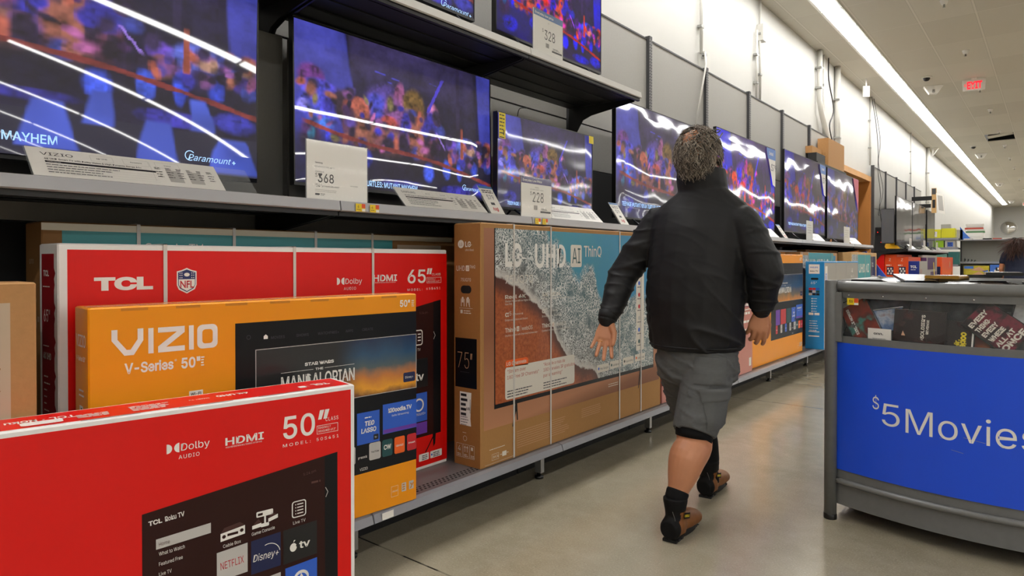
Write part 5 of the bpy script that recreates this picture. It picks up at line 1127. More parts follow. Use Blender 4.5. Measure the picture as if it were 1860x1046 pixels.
def ceil_cam(label, loc, k=1.0):
    t = thing('ceiling_sensor', label, 'sensor', loc, radians(20), 'white ceiling sensor units'); mb = MB(); mb.add([(-.14, .08, 0), (.14, .08, 0), (.16, -.08, 0), (-.16, -.08, 0), (-.06, .02, -.15), (.06, .02, -.15), (.07, -.05, -.14), (-.07, -.05, -.14)], [(0, 1, 2, 3), (4, 7, 6, 5), (0, 4, 5, 1), (1, 5, 6, 2), (2, 6, 7, 3), (3, 7, 4, 0)], 'white_paint'); mb.build('housing', t)
    mb = MB(); mb.lathe([(.04, -.05), (.036, -.10), (.01, -.12)], 'galvanised', (0, -.03, -.02), 12); mb.build('lens', t)
for i, (x, y) in enumerate([(-1.773, 14.5), (-1.75, 24.5), (-1.80, 34.2), (-1.83, 44.7)]): ceil_cam('white angular ceiling unit with a lens, %s along the strip lights' % ('nearest', 'second', 'third', 'farthest')[i], (x, y, 4.399))
M_('lamp_soft', '#fff4dc', .4, emit='#fff0d8', estr=1.2)
t = thing('emergency_light', 'small lit white box hanging from the ceiling next to the wall', 'light', (-2.62, 13.15, 4.02), radians(30)); mb = MB(); mb.box(-.055, .055, -.02, .02, .06, .25, 'white_paint'); mb.box(-.01, .01, -.01, .01, .25, .38, 'white_paint'); mb.box(-.045, .045, -.024, -.02, .07, .24, 'lamp_soft'); mb.build('housing', t)

def pipe(label, pts, r, name='conduit', m='conduit', box=None):
    t = thing(name, label, 'conduit', (0, 0, 0), 0); mb = MB(); P = pts
    mb.tube(P, r, m, 10); mb.build('pipe', t)
    if box: 
        mb = MB(); mb.box(-2.87, -2.79, box[0] - .06, box[0] + .06, box[1] - .10, box[1] + .10, m); mb.build('junction_box', t)
    for z in range(2):
        mb = MB(); a, b = Vector(P[0]), Vector(P[1]); p = a.lerp(b, .35 + .4 * z); mb.box(p.x - r - .012, p.x + r + .002, p.y - r - .02, p.y + r + .02, p.z - .012, p.z + .012, 'galvanised'); mb.build('clamp', t)
XP = -2.835
pipe('thin white conduit running down the wall to a junction box above the second bare upright', [(XP, 6.53, 4.4), (XP, 6.53, 3.3)], .016, box=(6.60, 3.22))
pipe('thin white rod slanting from the junction box down in front of the grey panel', [(XP, 6.60, 3.24), (-2.78, 6.50, 3.29), (-2.735, 6.42, 3.14), (-2.735, 6.16, 2.45)], .010)
pipe("thin white conduit with a junction box halfway up, right of the man's head", [(XP, 8.29, 4.4), (XP, 8.29, 3.15)], .016, box=(8.33, 3.98))
pipe('parallel thin white conduit bending beside the junction box', [(XP, 8.17, 3.98), (XP, 8.17, 3.12)], .016)
pipe('thick white pipe from the ceiling bending to the right, above the cardboard box', [(-2.81, 10.88, 4.39), (-2.81, 10.88, 3.62), (-2.80, 10.95, 3.45), (-2.79, 11.25, 3.15), (-2.78, 11.3, 2.9)], .040)
pipe('thick white pipe running straight down right of the hanging cables', [(-2.82, 12.0, 4.4), (-2.82, 12.0, 2.81)], .045)
pipe('thin white pipe directly left of the hanging cables', [(XP, 11.2, 4.4), (XP, 11.2, 3.05)], .018)
pipe('thin conduit beside the doorway cables, running down the wall', [(XP, 14.62, 4.4), (XP, 14.62, 3.05)], .018); pipe('thin conduit on the wall halfway along the far run', [(XP, 19.4, 4.4), (XP, 19.4, 3.03)], .014); pipe('pale pipe with a white bracket at the ceiling near the end of the far run', [(-2.82, 22.2, 4.4), (-2.82, 22.2, 2.3)], .045)
t = thing('ceiling_bracket', 'white triangular bracket at the ceiling beside the farthest pipe', 'bracket', (-2.75, 22.4, 3.9), 0); mb = MB(); mb.prism([(0, .5), (.05, .5), (.03, .25), (0, .28)], 'y', 0, .02, 'white_paint'); mb.tube([(.16, 0, .49), (.02, 0, .26)], .014, 'white_paint', 8); mb.tube([(0, 0, .49), (.16, 0, .49)], .014, 'white_paint', 8); mb.build('plate', t)
M_('mirror_glass', '#e8e8e8', .05, 1.0)
t = thing('convex_mirror', 'round convex mirror high on the back wall', 'mirror', (-2.18, 49.978, 3.15), 0); mb = MB(); mb.lathe([(.42, 0), (.40, -.06), (.33, -.14), (.22, -.20), (.1, -.235), (.01, -.24)], 'mirror_glass', seg=24, axis='y'); mb.build('glass', t); mb = MB(); mb.lathe([(.44, .02), (.45, 0), (.42, -.02)], 'conduit', seg=24, axis='y'); mb.build('rim', t)
# ---------------------------------------------------------------- movie dump bin
M_('bin_grey', '#6b6c6b', .42, noise_amt=.14, noise_scale=35, bump=.15, bump_scale=220, bump_dist=.0006); M_('bin_rail', '#767776', .30, noise_amt=.10, noise_scale=18); M_('bin_blue', '#1650e2', .38, coat=.15, noise_amt=.04, noise_scale=5)
M_('clear_panel', '#d0d4d4', .03, alpha=.035, spec=.4); M_('bolt', '#b8b8b6', .25, .8)
XC, HW, YF = -.20, .575, 3.225
def yc(x, b=.12): return YF - b * (1 - ((x - XC) / HW) ** 2)
bin_t = thing('dump_bin', 'grey metal bin with blue panel reading $5Movies and a clear window full of DVD cases', 'bin', (0, 0, 0), 0)
def curved(z0, z1, off, m, n=28, th=.004, mb=None, x0=XC - HW + .02, x1=XC + HW - .02, b=.12):
    mb = mb or MB(); vs = []
    for i in range(n + 1):
        x = x0 + (x1 - x0) * i / n; y = yc(x, b) + off
        vs += [(x, y, z0), (x, y, z1), (x, y + th, z1), (x, y + th, z0)]
    fs = []
    for i in range(n):
        a = i * 4; c = a + 4
        fs += [(a, c, c + 1, a + 1), (a + 1, c + 1, c + 2, a + 2), (a + 2, c + 2, c + 3, a + 3), (a + 3, c + 3, c, a)]
    fs += [(0, 1, 2, 3), (n * 4 + 3, n * 4 + 2, n * 4 + 1, n * 4)]
    mb.add(vs, fs, m); return mb
for i, (px, py) in enumerate(((XC - HW, 3.205), (XC + HW, 3.205), (XC - HW, 4.19), (XC + HW, 4.19))):
    mb = MB(); mb.lathe([(.026, .02), (.026, 1.068), (.024, 1.072)], 'bin_grey', (px, py, 0), 20); p = mb.build('post', bin_t)
    mb = MB(); mb.lathe([(.027, 0), (.028, .004), (.028, .022), (.0265, .024)], 'black_plastic', (px, py, 0), 20); mb.build('foot_cap', p)
curved(.07, .235, .0, 'bin_grey').build('lower_skirt', bin_t)
mb = MB(); mb.tube([(x, yc(x) - .010, .178) for x in [XC - HW + .02 + (2 * HW - .04) * i / 30 for i in range(31)]], .0125, 'bin_rail', 10); mb.build('bumper_rail', bin_t)
class CurvedFace(Face):
    def p(s, a, b, l): return Vector((a, yc(a) - .006 - l * .0004, b))
mb = curved(.228, .795, -.006, 'bin_blue', x0=XC - HW + .024, x1=XC + HW - .024); F = CurvedFace(mb, (0, 0, 0), (1, 0, 0), (0, 0, 1))
F.text('$', -.598, .528, .052, 'white_print', 1, w=.026); F.text('5', -.560, .466, .092, 'white_print', 1, w=.068, bold=-.002)
F.text('Movies', -.470, .452, .098, 'white_print', 1, w=.435, bold=-.002)
for a, b, c, d in ((-.35, .455, -.14, .452), (-.31, .415, -.27, .408), (-.27, .47, -.20, .46)): F.line(a, b, c, d, .0012, 'silver_print', 2)
mb.build('sign_panel', bin_t)
mb = curved(.795, .825, -.004, 'bin_grey', th=.008); mb.box(XC - HW + .02, XC - HW + .046, 3.19, 3.22, .80, 1.02, 'bin_grey'); mb.box(XC + HW - .046, XC + HW - .02, 3.19, 3.22, .80, 1.02, 'bin_grey'); curved(.995, 1.024, -.004, 'bin_grey', th=.008, mb=mb)
mb.build('window_frame', bin_t)
for i, x in enumerate((-.70, -.56, -.40, -.24, -.08, .1, .26)):
    mb = MB(); mb.lathe([(.005, 0), (.004, -.003), (.001, -.004)], 'bolt', (x, yc(x) - .004, 1.008), 10, 'y'); mb.build('bolt', bin_t)
curved(.825, .996, .004, 'clear_panel', th=.003).build('window_pane', bin_t)
xs = [XC - HW + .03 + (2 * HW - .06) * i / 30 for i in range(31)]
for nm, pts in (('top_rail', [(x, yc(x) + .004, 1.046) for x in xs]), ('top_rail', [(XC - HW, 3.23, 1.046), (XC - HW, 4.17, 1.046)]), ('top_rail', [(XC + HW, 3.23, 1.046), (XC + HW, 4.17, 1.046)]), ('top_rail', [(XC - HW + .02, 4.19, 1.046), (XC + HW - .02, 4.19, 1.046)])):
    mb = MB(); mb.tube(pts, .024, 'bin_rail', 14); mb.build(nm, bin_t)
for x0, x1, y0, y1 in ((XC - HW - .004, XC - HW + .004, 3.23, 4.17), (XC + HW - .004, XC + HW + .004, 3.23, 4.17), (XC - HW + .02, XC + HW - .02, 4.186, 4.194)):
    mb = MB(); mb.box(x0, x1, y0, y1, .07, 1.03, 'bin_grey'); mb.build('side_panel', bin_t)
mb = MB(); mb.box(XC - HW + .01, XC + HW - .01, 3.215, 4.18, .775, .79, 'bin_grey'); curved(.775, .79, .01, 'bin_grey', mb=mb, th=.10); mb.build('bin_floor', bin_t)
mb = MB(); mb.lathe([(.012, -.012), (.02, 0), (.012, .012)], 'black_plastic', (XC - HW - .035, 3.6, .12), 12, 'x'); mb.tube([(XC - HW, 3.6, .12), (XC - HW - .03, 3.6, .12)], .006, 'galvanised', 8); mb.build('lock', bin_t)
# DVD cases
M_('dvd_black', '#101012', .25, coat=.5); M_('shrink', '#1a1718', .15, coat=.8)
COVERS = []
def cov(name, base, cols, scale, seed):
    s = NT(name); P, x, y, z = s.obj(); mp = s.n('ShaderNodeMapping'); mp.inputs['Location'].default_value = (seed * 3.1, seed * 1.7, 0); s.l(P, mp.inputs[0])
    c = s.ramp(s.noise(mp.outputs[0], scale, 4, .55), cols); s.l(c, s.b.inputs['Base Color']); s.b.inputs['Roughness'].default_value = .22; s.b.inputs['Coat Weight'].default_value = .2; s.b.inputs['Specular IOR Level'].default_value = .35
    COVERS.append(name)
cov('cover_redteal', None, [(.35, '#16302e'), (.45, '#3f7d72'), (.52, '#5a1d12'), (.62, '#8c2c16'), (.75, '#1c1210')], 9, 1)
cov('cover_brown', None, [(.3, '#171112'), (.55, '#241718'), (.68, '#4a2420'), (.8, '#1b1416')], 12, 2)
cov('cover_everything', None, [(.3, '#1b181a'), (.5, '#2c2024'), (.6, '#7c2a3c'), (.7, '#35242c'), (.8, '#8a6a4a')], 14, 3)
cov('cover_blue', None, [(.3, '#20385e'), (.5, '#6a8ab4'), (.62, '#b8c4d4'), (.75, '#8a5038')], 14, 4)
cov('cover_night', None, [(.3, '#0c0e12'), (.5, '#1c2228'), (.7, '#3c4248'), (.85, '#6a6c6a')], 16, 5)
cov('cover_warm', None, [(.3, '#2a1410'), (.5, '#6a2a1c'), (.65, '#a8663c'), (.8, '#d0b080')], 11, 6)
cov('cover_magenta', None, [(.3, '#1a1018'), (.5, '#4c2440'), (.65, '#a85474'), (.8, '#d8c8cc')], 11, 7)
cov('cover_pale', None, [(.3, '#8a8c8e'), (.5, '#c4c6c8'), (.7, '#e4e4e4')], 11, 8)
def dvd(label, R, loc, cover, art=None, W=.135, H=.19, D=.014):
    """case centred on its origin: width along local X, height along Z, cover facing -Y"""
    t = thing('dvd_case', label, 'DVD', loc, 0, 'DVD cases in the bin'); t.rotation_euler = R.to_euler() if isinstance(R, Matrix) else R
    mb = MB(); body2(mb, W, H, D, 'dvd_black'); mb.build('case', t)
    k = MB(); F = Face(k, (-W / 2 + .006, -D / 2 - .0002, -H / 2 + .003), (1, 0, 0), (0, 0, 1)); F.rect(0, 0, W - .009, H - .006, cover, 1)
    if art: art(F, k, W - .009, H - .006)
    k.build('cover', t); return t
def body2(mb, W, H, D, m):
    x, y, z, r = W / 2, D / 2, H / 2, .003
    prof = [(-x, -y + r), (-x + r, -y), (x - r, -y), (x, -y + r), (x, y - r), (x - r, y), (-x + r, y), (-x, y - r)]
    mb.prism(prof, 'z', -z, z, m)
def wall_at(x, z, roll, dy=.022, lean=-6):
    return Matrix.Rotation(radians(2 * .12 * (x - XC) / HW ** 2 * 57.3), 4, 'Z') @ Matrix.Rotation(radians(lean), 4, 'X') @ Matrix.Rotation(radians(roll), 4, 'Y'), (x, yc(x) + dy, z)
R, L_ = wall_at(-.662, .905, -30, .044)
dvd('DVD case with a red and teal cover, tilted in the left corner of the window', R, L_, 'cover_redteal', lambda F, k, W, H: (F.rect(0, H - .02, W, H, 'silver_print', 1.5), F.text('DEMON STRIKES', .022, H - .035, .013, 'paper', 2, w=.12, rot=radians(-90), bold=.02)))
R, L_ = wall_at(-.425, .889, -88, .020)
dvd("brown DVD case lying sideways behind the window with upright beige lettering", R, L_, 'cover_brown', lambda F, k, W, H: (F.text("SOLDIER'S", W / 2, .072, .013, 'lg_white', 2, w=.096, bold=.02, align='c'), F.text('REVENGE', W / 2, .057, .009, 'lg_white', 2, w=.058, bold=.02, align='c'), F.text('A', W / 2 - .052, .074, .008, 'lg_white', 2, align='c'), F.poly([(.02, .14), (.04, .15), (.02, .155)], 'lg_fade', 2)))
R, L_ = wall_at(-.297, .845, 3, .040)
dvd("small DVD case with a yellow sideways title in the bin window", R, L_, 'cover_brown', lambda F, k, W, H: (F.text('Mr.', .060, .04, .018, 'sticker_yellow', 2, w=.035, rot=radians(90), bold=.04), F.text('Magoo', .080, .02, .024, 'sticker_yellow', 2, w=.085, rot=radians(90), bold=.04), F.rect(W - .006, 0, W, H, 'paper', 2)), W=.115, H=.15)
R, L_ = wall_at(-.170, .902, 33 + 90 - 90, .030)
def ev(F, k, W, H):
    for i, (s_, w_) in enumerate((('EVERY', .085), ('THING', .07), ('EVERY', .07), ('WHERE', .07), ('ALL AT', .085), ('ONCE', .105))): F.text(s_, .008, H - .035 - i * .027, .018 if i < 5 else .022, 'lg_white', 2, w=w_, bold=.04)
dvd("dark DVD case tilted in the window with big white lettering all over it", Matrix.Rotation(radians(2 * .12 * (-.17 - XC) / HW ** 2 * 57.3), 4, 'Z') @ Matrix.Rotation(radians(-52), 4, 'Y'), L_, 'cover_everything', ev)
R, L_ = wall_at(-.555, .905, 80, .055)
dvd("DVD case with a pale blue cover behind the small white card", R, L_, 'cover_blue', W=.10, H=.15)
R, L_ = wall_at(-.565, .945, 100, .075); dvd('dark glossy DVD case tilted behind the tagged red and teal one', R, (L_[0], L_[1], L_[2]), 'cover_night')
R, L_ = wall_at(-.44, .968, 92, .085); dvd("dark DVD case lying sideways above the brown one with beige lettering", R, L_, 'cover_night')
R, L_ = wall_at(-.26, .945, 88, .075); dvd('grey DVD case lying sideways left of the tilted one with white lettering', R, L_, 'cover_night')
R, L_ = wall_at(-.255, .845, 40, .055); dvd("DVD case in loose film, low in the window right of the yellow-titled one", R, L_, 'cover_warm')
R, L_ = wall_at(-.06, .945, 12, .050); dvd('pale DVD case at the right edge of the photo in the bin window', R, L_, 'cover_pale')
R, L_ = wall_at(-.05, .86, 60, .070); dvd('dark DVD case low in the window at the right edge of the photo', R, L_, 'cover_night')
R, L_ = wall_at(-.50, .835, 75, .070); dvd("dark DVD case low in the window behind the small white card", R, L_, 'cover_night')
R, L_ = wall_at(-.67, .84, 20, .085); dvd('dark DVD case in the left corner of the bin behind the others', R, L_, 'cover_night')
R, L_ = wall_at(-.575, .837, 0, .012, 0)
t = thing('shelf_card', "small white card standing in the bin window", 'card', L_, 0); t.rotation_euler = R.to_euler(); mb = MB(); mb.box(-.048, .048, -.001, .001, -.035, .033, 'paper'); F = Face(mb, (-.048, -.001, -.035), (1, 0, 0), (0, 0, 1)); F.text('onn.', .024, .042, .011, 'dark_print', 1, w=.040, bold=.03); F.lines(.020, .026, .055, 3, .006, .002, 'faint', 1); mb.build('card', t)
t = thing('price_tag', 'yellow tag marked 16 stuck on the bin window', 'price tag', (-.706, yc(-.68) - .001, .966), 0); mb = MB(); mb.box(0, .048, .0, .0008, 0, .029, 'tag_yellow'); F = Face(mb, (0, 0, 0), (1, 0, 0), (0, 0, 1)); F.rect(.030, .010, .048, .029, 'tag_orange', 1); F.rect(.030, 0, .048, .009, 'paper', 1); F.text('16', .010, .010, .013, 'dark_print', 1, w=.014, bold=.02); t.rotation_euler = (0, 0, radians(-12)); mb.build('label', t)
random.seed(21)
ix = 0
for layer in range(4):
    for gx in range(7):
        for gy in range(4):
            x = XC - .46 + gx * .155 + random.uniform(-.02, .02); y = 3.34 + gy * .22 + random.uniform(-.02, .02); z = .80 + layer * .060 + random.uniform(0, .012)
            if layer < 2 and (gy > 0): continue
            if layer == 3 and random.random() < .2: continue
            Rm = Matrix.Rotation(radians(random.uniform(-40, 40)), 4, 'Z') @ Matrix.Rotation(radians(-90 + random.uniform(-9, 9)), 4, 'X') @ Matrix.Rotation(radians(random.uniform(-7, 7)), 4, 'Y')
            dvd('DVD case lying in the heap filling the movie bin', Rm, (x, y, z + .02 * layer), random.choice(['cover_night', 'cover_brown', 'cover_warm', 'cover_magenta', 'cover_everything', 'cover_night', 'cover_pale', 'cover_blue'])); ix += 1
for x, y, z, rz, rx, ry, c, lb in ((-.50, 3.55, 1.075, 30, -82, 6, 'cover_night', 'DVD case sticking up above the bin rail, left one of the top cases'), (-.38, 3.62, 1.085, -12, -90, -4, 'cover_warm', 'DVD case with a golden spine lying on top of the bin heap'), (-.18, 3.72, 1.10, 8, -90, 2, 'cover_pale', 'white DVD case lying highest on top of the bin heap'), (-.27, 3.78, 1.085, 20, -92, 5, 'cover_night', 'dark DVD case under the highest white one'), (-.42, 3.75, 1.07, -30, -88, 3, 'cover_pale', 'pale DVD case beside the one with a golden spine')):
    o = dvd(lb, Matrix.Rotation(radians(rz), 4, 'Z') @ Matrix.Rotation(radians(rx), 4, 'X') @ Matrix.Rotation(radians(ry), 4, 'Y'), (x, y, z), c)
    if 'golden' in lb:
        for ch in kids(o):
            if ch.name.startswith('case'): ch.data.materials[0] = M_('gold_case', '#a87c1c', .35, coat=.5)
# ---------------------------------------------------------------- people
M_('skin', '#bb7f5c', .5, noise_amt=.10, noise_scale=16, bump=.12, bump_scale=220, bump_dist=.0006); M_('skin_head', '#b97a58', .5, noise_amt=.08, noise_scale=20)
M_('jacket_black', '#141416', .62, spec=.35, noise_amt=.12, noise_scale=5, bump=.35, bump_scale=420, bump_dist=.0004)
M_('shorts_grey', '#5a5b5b', .85, spec=.2, noise_amt=.10, noise_scale=60, bump=.4, bump_scale=500, bump_dist=.0005, stretch=(1, 1, 2)); M_('shorts_seam', '#454646', .85)
M_('sleeve_black', '#0e0e10', .8, spec=.2); M_('boot_black', '#0e0d0d', .7, spec=.2, noise_amt=.2, noise_scale=30); M_('boot_brown', '#7a4a1c', .6, noise_amt=.22, noise_scale=24, bump=.2, bump_scale=200, bump_dist=.0006); M_('boot_sole', '#0d0c0c', .65); M_('boot_stitch', '#5c5a55', .6)
M_('hair_dark', '#2c2721', .55, spec=.4); M_('hair_mid', '#7a6e60', .5, spec=.5); M_('hair_grey', '#b5aa9b', .45, spec=.5); M_('gold', '#d8a84c', .25, 1.0); M_('eye_white', '#e0dcd6', .3); M_('lip', '#8c4a3c', .5)
M_('hair_brown', '#3a2016', .45, spec=.5); M_('hair_brown2', '#5c3420', .45, spec=.5); M_('navy_shirt', '#131a33', .8, noise_amt=.08, noise_scale=20); M_('jeans', '#4a5a72', .8, noise_amt=.12, noise_scale=30)
def mesh_from_lofts(lofts, voxel, smooth_it=3, extra=None):
    """union of tapered elliptical lofts, remeshed into one continuous skin; returns (verts, faces)"""
    mb = MB(); dm = MATS['skin']
    for lf in lofts:
        n = len(lf); seg = 20; vs = []
        for c, a, b in lf:
            c = Vector(c); a = Vector(a); b = Vector(b)
            for k in range(seg):
                t = 2 * pi * k / seg; vs.append(c + a * cos(t) + b * sin(t))
        fs = []
        for i in range(n - 1):
            for k in range(seg):
                q = (k + 1) % seg; fs.append((i * seg + k, i * seg + q, (i + 1) * seg + q, (i + 1) * seg + k))
        fs.append(tuple(range(seg - 1, -1, -1))); fs.append(tuple((n - 1) * seg + k for k in range(seg)))
        # orientation: flip if the loft is inside out
        c0 = Vector(lf[0][0]); c1 = Vector(lf[-1][0]); nrm = Vector(lf[0][1]).cross(Vector(lf[0][2]))
        if nrm.dot(c1 - c0) < 0: fs = [tuple(reversed(f)) for f in fs]
        mb.add(vs, fs, dm)
    me = bpy.data.meshes.new('tmp'); me.from_pydata(mb.v, [], mb.f); me.update()
    o = bpy.data.objects.new('tmp', me); COL.objects.link(o)
    m = o.modifiers.new('r', 'REMESH'); m.mode = 'VOXEL'; m.voxel_size = voxel
    s = o.modifiers.new('s', 'SMOOTH'); s.iterations = smooth_it; s.factor = .5
    bpy.context.view_layer.update()
    ev = o.evaluated_get(bpy.context.evaluated_depsgraph_get()); em = ev.to_mesh()
    V = [v.co.copy() for v in em.vertices]; Fc = [tuple(p.vertices) for p in em.polygons]
    ev.to_mesh_clear(); bpy.data.objects.remove(o); bpy.data.meshes.remove(me)
    return V, Fc
def limb(pts, seg_up=Vector((0, 0, 1)), flat=None):
    """pts: [(centre, radius) or (centre, ra, rb)] -> loft perpendicular to the path"""
    out = []; P = [Vector(p[0]) for p in pts]; n = len(P)
    for i, p in enumerate(pts):
        t = (P[min(i + 1, n - 1)] - P[max(i - 1, 0)]).normalized()
        ref = flat if flat is not None else (Vector((0, 1, 0)) if abs(t.y) < .9 else Vector((1, 0, 0)))
        a = (ref - t * ref.dot(t)).normalized(); b = t.cross(a)
        ra = p[1]; rb = p[2] if len(p) > 2 else p[1]
        out.append((P[i], a * ra, b * rb))
    # round the ends
    t0 = (P[0] - P[1]).normalized(); t1 = (P[-1] - P[-2]).normalized()
    def cap(sec, t, r):
        c, a, b = sec; return [(c + t * r * .55, a * .82, b * .82), (c + t * r * .92, a * .35, b * .35)]
    e0 = cap(out[0], t0, pts[0][1]); e1 = cap(out[-1], t1, pts[-1][1])
    return [e0[1], e0[0]] + out + e1
def CR(pts, sub=4):      # smooth a list of (centre, ra, rb) by Catmull-Rom
    P = [(Vector(p[0]), p[1], p[2] if len(p) > 2 else p[1]) for p in pts]; out = []
    for i in range(len(P) - 1):
        a = P[max(i - 1, 0)]; b = P[i]; c = P[i + 1]; d = P[min(i + 2, len(P) - 1)]
        for k in range(sub):
            t = k / sub
            f = lambda a, b, c, d: 0.5 * ((2 * b) + (-a + c) * t + (2 * a - 5 * b + 4 * c - d) * t * t + (-a + 3 * b - 3 * c + d) * t ** 3)
            out.append((f(a[0], b[0], c[0], d[0]), f(a[1], b[1], c[1], d[1]), f(a[2], b[2], c[2], d[2])))
    out.append(P[-1]); return out
CY, SY = cos(.6876), sin(.6876)
def D(px, py, Z):        # a point Z metres in front of the viewpoint, for laying the skeleton out
    X = (px - 930) / 1200 * Z; h = 1.16 - (py - 473.2) / 1200 * Z
    return Vector((X * CY - Z * SY, X * SY + Z * CY, h))
hd = radians(12); FB_ = Vector((-sin(hd), cos(hd), 0)); RB_ = Vector((cos(hd), sin(hd), 0)); UP = Vector((0, 0, 1))
def ring(c, rw, rd, f=FB_, r=RB_, tilt=0.0):
    return (Vector(c), r * rw, (f + UP * tilt).normalized() * rd)
# skeleton of the walking man
pel = D(1266, 640, 3.00); chest = D(1274, 440, 2.99); neck = D(1284, 338, 3.00)
shL = D(1198, 403, 3.12); shR = D(1346, 401, 2.90)
elL = D(1134, 498, 3.16); wrL = D(1103, 583, 3.06)
elR = D(1390, 490, 2.84); wrR = D(1383, 565, 2.90)
hipR = D(1288, 672, 2.93); knR = D(1262, 792, 2.84); anR = D(1229, 905, 2.76)
hipL = D(1236, 672, 3.06); knL = D(1272, 785, 3.30); anL = D(1290, 868, 3.27)
head_c = D(1268, 283, 2.99)
# ---- hand builder: wrist point, direction of fingers, palm normal, side of the thumb
def hand_lofts(w, d, pn, side, curl, spread=.12, s=1.0, thumb_out=.5):
    d = d.normalized(); pn = (pn - d * pn.dot(d)).normalized(); sd = d.cross(pn) * side      # sd points to the thumb side
    L = []
    L.append(limb([(w - d * .03, .021, .029), (w + d * .012, .018, .031), (w + d * .045 * s, .0165, .040), (w + d * .082 * s, .0145, .042)], flat=pn))
    roots = [(.034, .088, .0104, (.040, .026, .021)), (.0115, .095, .0108, (.044, .029, .022)), (-.0115, .092, .0103, (.041, .027, .021)), (-.033, .080, .0092, (.032, .020, .018))]
    tips = []
    for i, (o_, f_, r_, ph) in enumerate(roots):
        p = w + sd * o_ * s + d * (f_ - .022) * s; a = curl[i] * .45; pts = [(p, r_ * 1.1)]; ang = 0
        dirv = (d + sd * spread * (o_ / .03)).normalized(); p = w + sd * o_ * s + d * f_ * s; pts.append((p, r_ * 1.05))
        for k, l in enumerate(ph):
            ang += a * (1.0, 1.15, .8)[k]; v = dirv * cos(ang) + pn * sin(ang); q = p + v * l * s
            pts.append((p.lerp(q, .55), r_ * (.98 - .06 * k))); pts.append((q, r_ * (.96 - .08 * k))); p = q
        L.append(limb(pts)); tips.append(p)
    tb = w + sd * .024 * s + d * .022 * s + pn * .008; t1 = tb + (sd * thumb_out + d * .75 + pn * .30).normalized() * .040 * s; t2 = t1 + (d * 1.0 + sd * (thumb_out * .25) + pn * .18).normalized() * .032 * s; t3 = t2 + (d * 1.0 - sd * .05 + pn * .12).normalized() * .024 * s
    L.append(limb([(tb - d * .008, .016), (tb, .0175), (t1, .0125), (t2, .0108), (t3, .0090)]))
    return L, [w + sd * roots[2][0] * s + d * (roots[2][1] + .010) * s, d, sd]
cam_p = Vector((0, 0, 1.16))
toL = (cam_p - wrL).normalized(); toR = (cam_p - wrR).normalized()
dL = (D(1092, 640, 3.02) - wrL).normalized(); handL, ringL = hand_lofts(wrL, dL, toL * .9 + UP * .15, 1 if (dL.cross(toL)).dot(D(1110, 583, 3.0) - D(1100, 583, 3.0)) > 0 else -1, (.42, .40, .46, .55), .20, 1.0, .45)
dR = (D(1372, 620, 2.90) - wrR).normalized(); handR, ringR = hand_lofts(wrR, dR, (-toR * .3 + D(1370, 600, 2.9) - D(1390, 600, 2.9)), 1, (1.0, 1.2, 1.3, 1.4), .12, 1.0, .5)
lofts = []
# trunk under the clothes, neck, head
lofts.append([ring(pel - UP * .05, .14, .10), ring(pel + UP * .05, .155, .115), ring(pel.lerp(chest, .5), .16, .13), ring(chest, .16, .11), ring(neck - UP * .09, .14, .085), ring(neck - UP * .02, .07, .07)])
lofts.append(limb([(neck - UP * .06, .066), (neck + UP * .05, .060), (head_c - UP * .03, .062)]))
hf, hr = FB_, RB_
hd2 = radians(-6); hf = Vector((-sin(hd2), cos(hd2), 0)); hr = Vector((cos(hd2), sin(hd2), 0))
H0 = head_c
def hring(dz, w_, d_, f): return (H0 + UP * dz + hf * f, hr * w_, hf * d_)
lofts.append([hring(-.125, .028, .030, .065), hring(-.118, .045, .050, .045), hring(-.095, .058, .078, .022), hring(-.06, .068, .090, .010), hring(-.02, .074, .098, .003), hring(.02, .078, .101, 0), hring(.06, .074, .096, -.002), hring(.09, .060, .078, -.004), hring(.108, .038, .05, -.005), hring(.114, .015, .02, -.005)])
lofts.append(limb([(H0 + hf * .095 + UP * .015, .010), (H0 + hf * .116 - UP * .025, .014), (H0 + hf * .104 - UP * .035, .012)]))      # nose
for s_ in (-1, 1):
    lofts.append(limb([(H0 + hr * s_ * .078 + UP * .018 - hf * .004, .018, .008), (H0 + hr * s_ * .084 + UP * .000 - hf * .010, .020, .009), (H0 + hr * s_ * .078 - UP * .028 - hf * .002, .012, .007)]))
    lofts.append(limb([(H0 + hr * s_ * .030 + hf * .088 + UP * .032, .012, .008), (H0 + hr * s_ * .045 + hf * .080 + UP * .030, .010, .008)]))       # brow
    lofts.append(limb([(H0 + hr * s_ * .04 + hf * .075 - UP * .03, .016), (H0 + hr * s_ * .045 + hf * .055 - UP * .05, .018)]))
lofts.append(limb([(H0 + hf * .098 - UP * .060 - hr * .018, .007), (H0 + hf * .103 - UP * .060, .009), (H0 + hf * .098 - UP * .060 + hr * .018, .007)]))
# arms
lofts.append(limb(CR([(shL, .055), (shL.lerp(elL, .5), .047), (elL, .040), (elL.lerp(wrL, .4), .038), (wrL, .026, .031)], 3)))
lofts.append(limb(CR([(shR, .055), (shR.lerp(elR, .5), .047), (elR, .040), (elR.lerp(wrR, .4), .038), (wrR, .026, .031)], 3)))
lofts += handL + handR
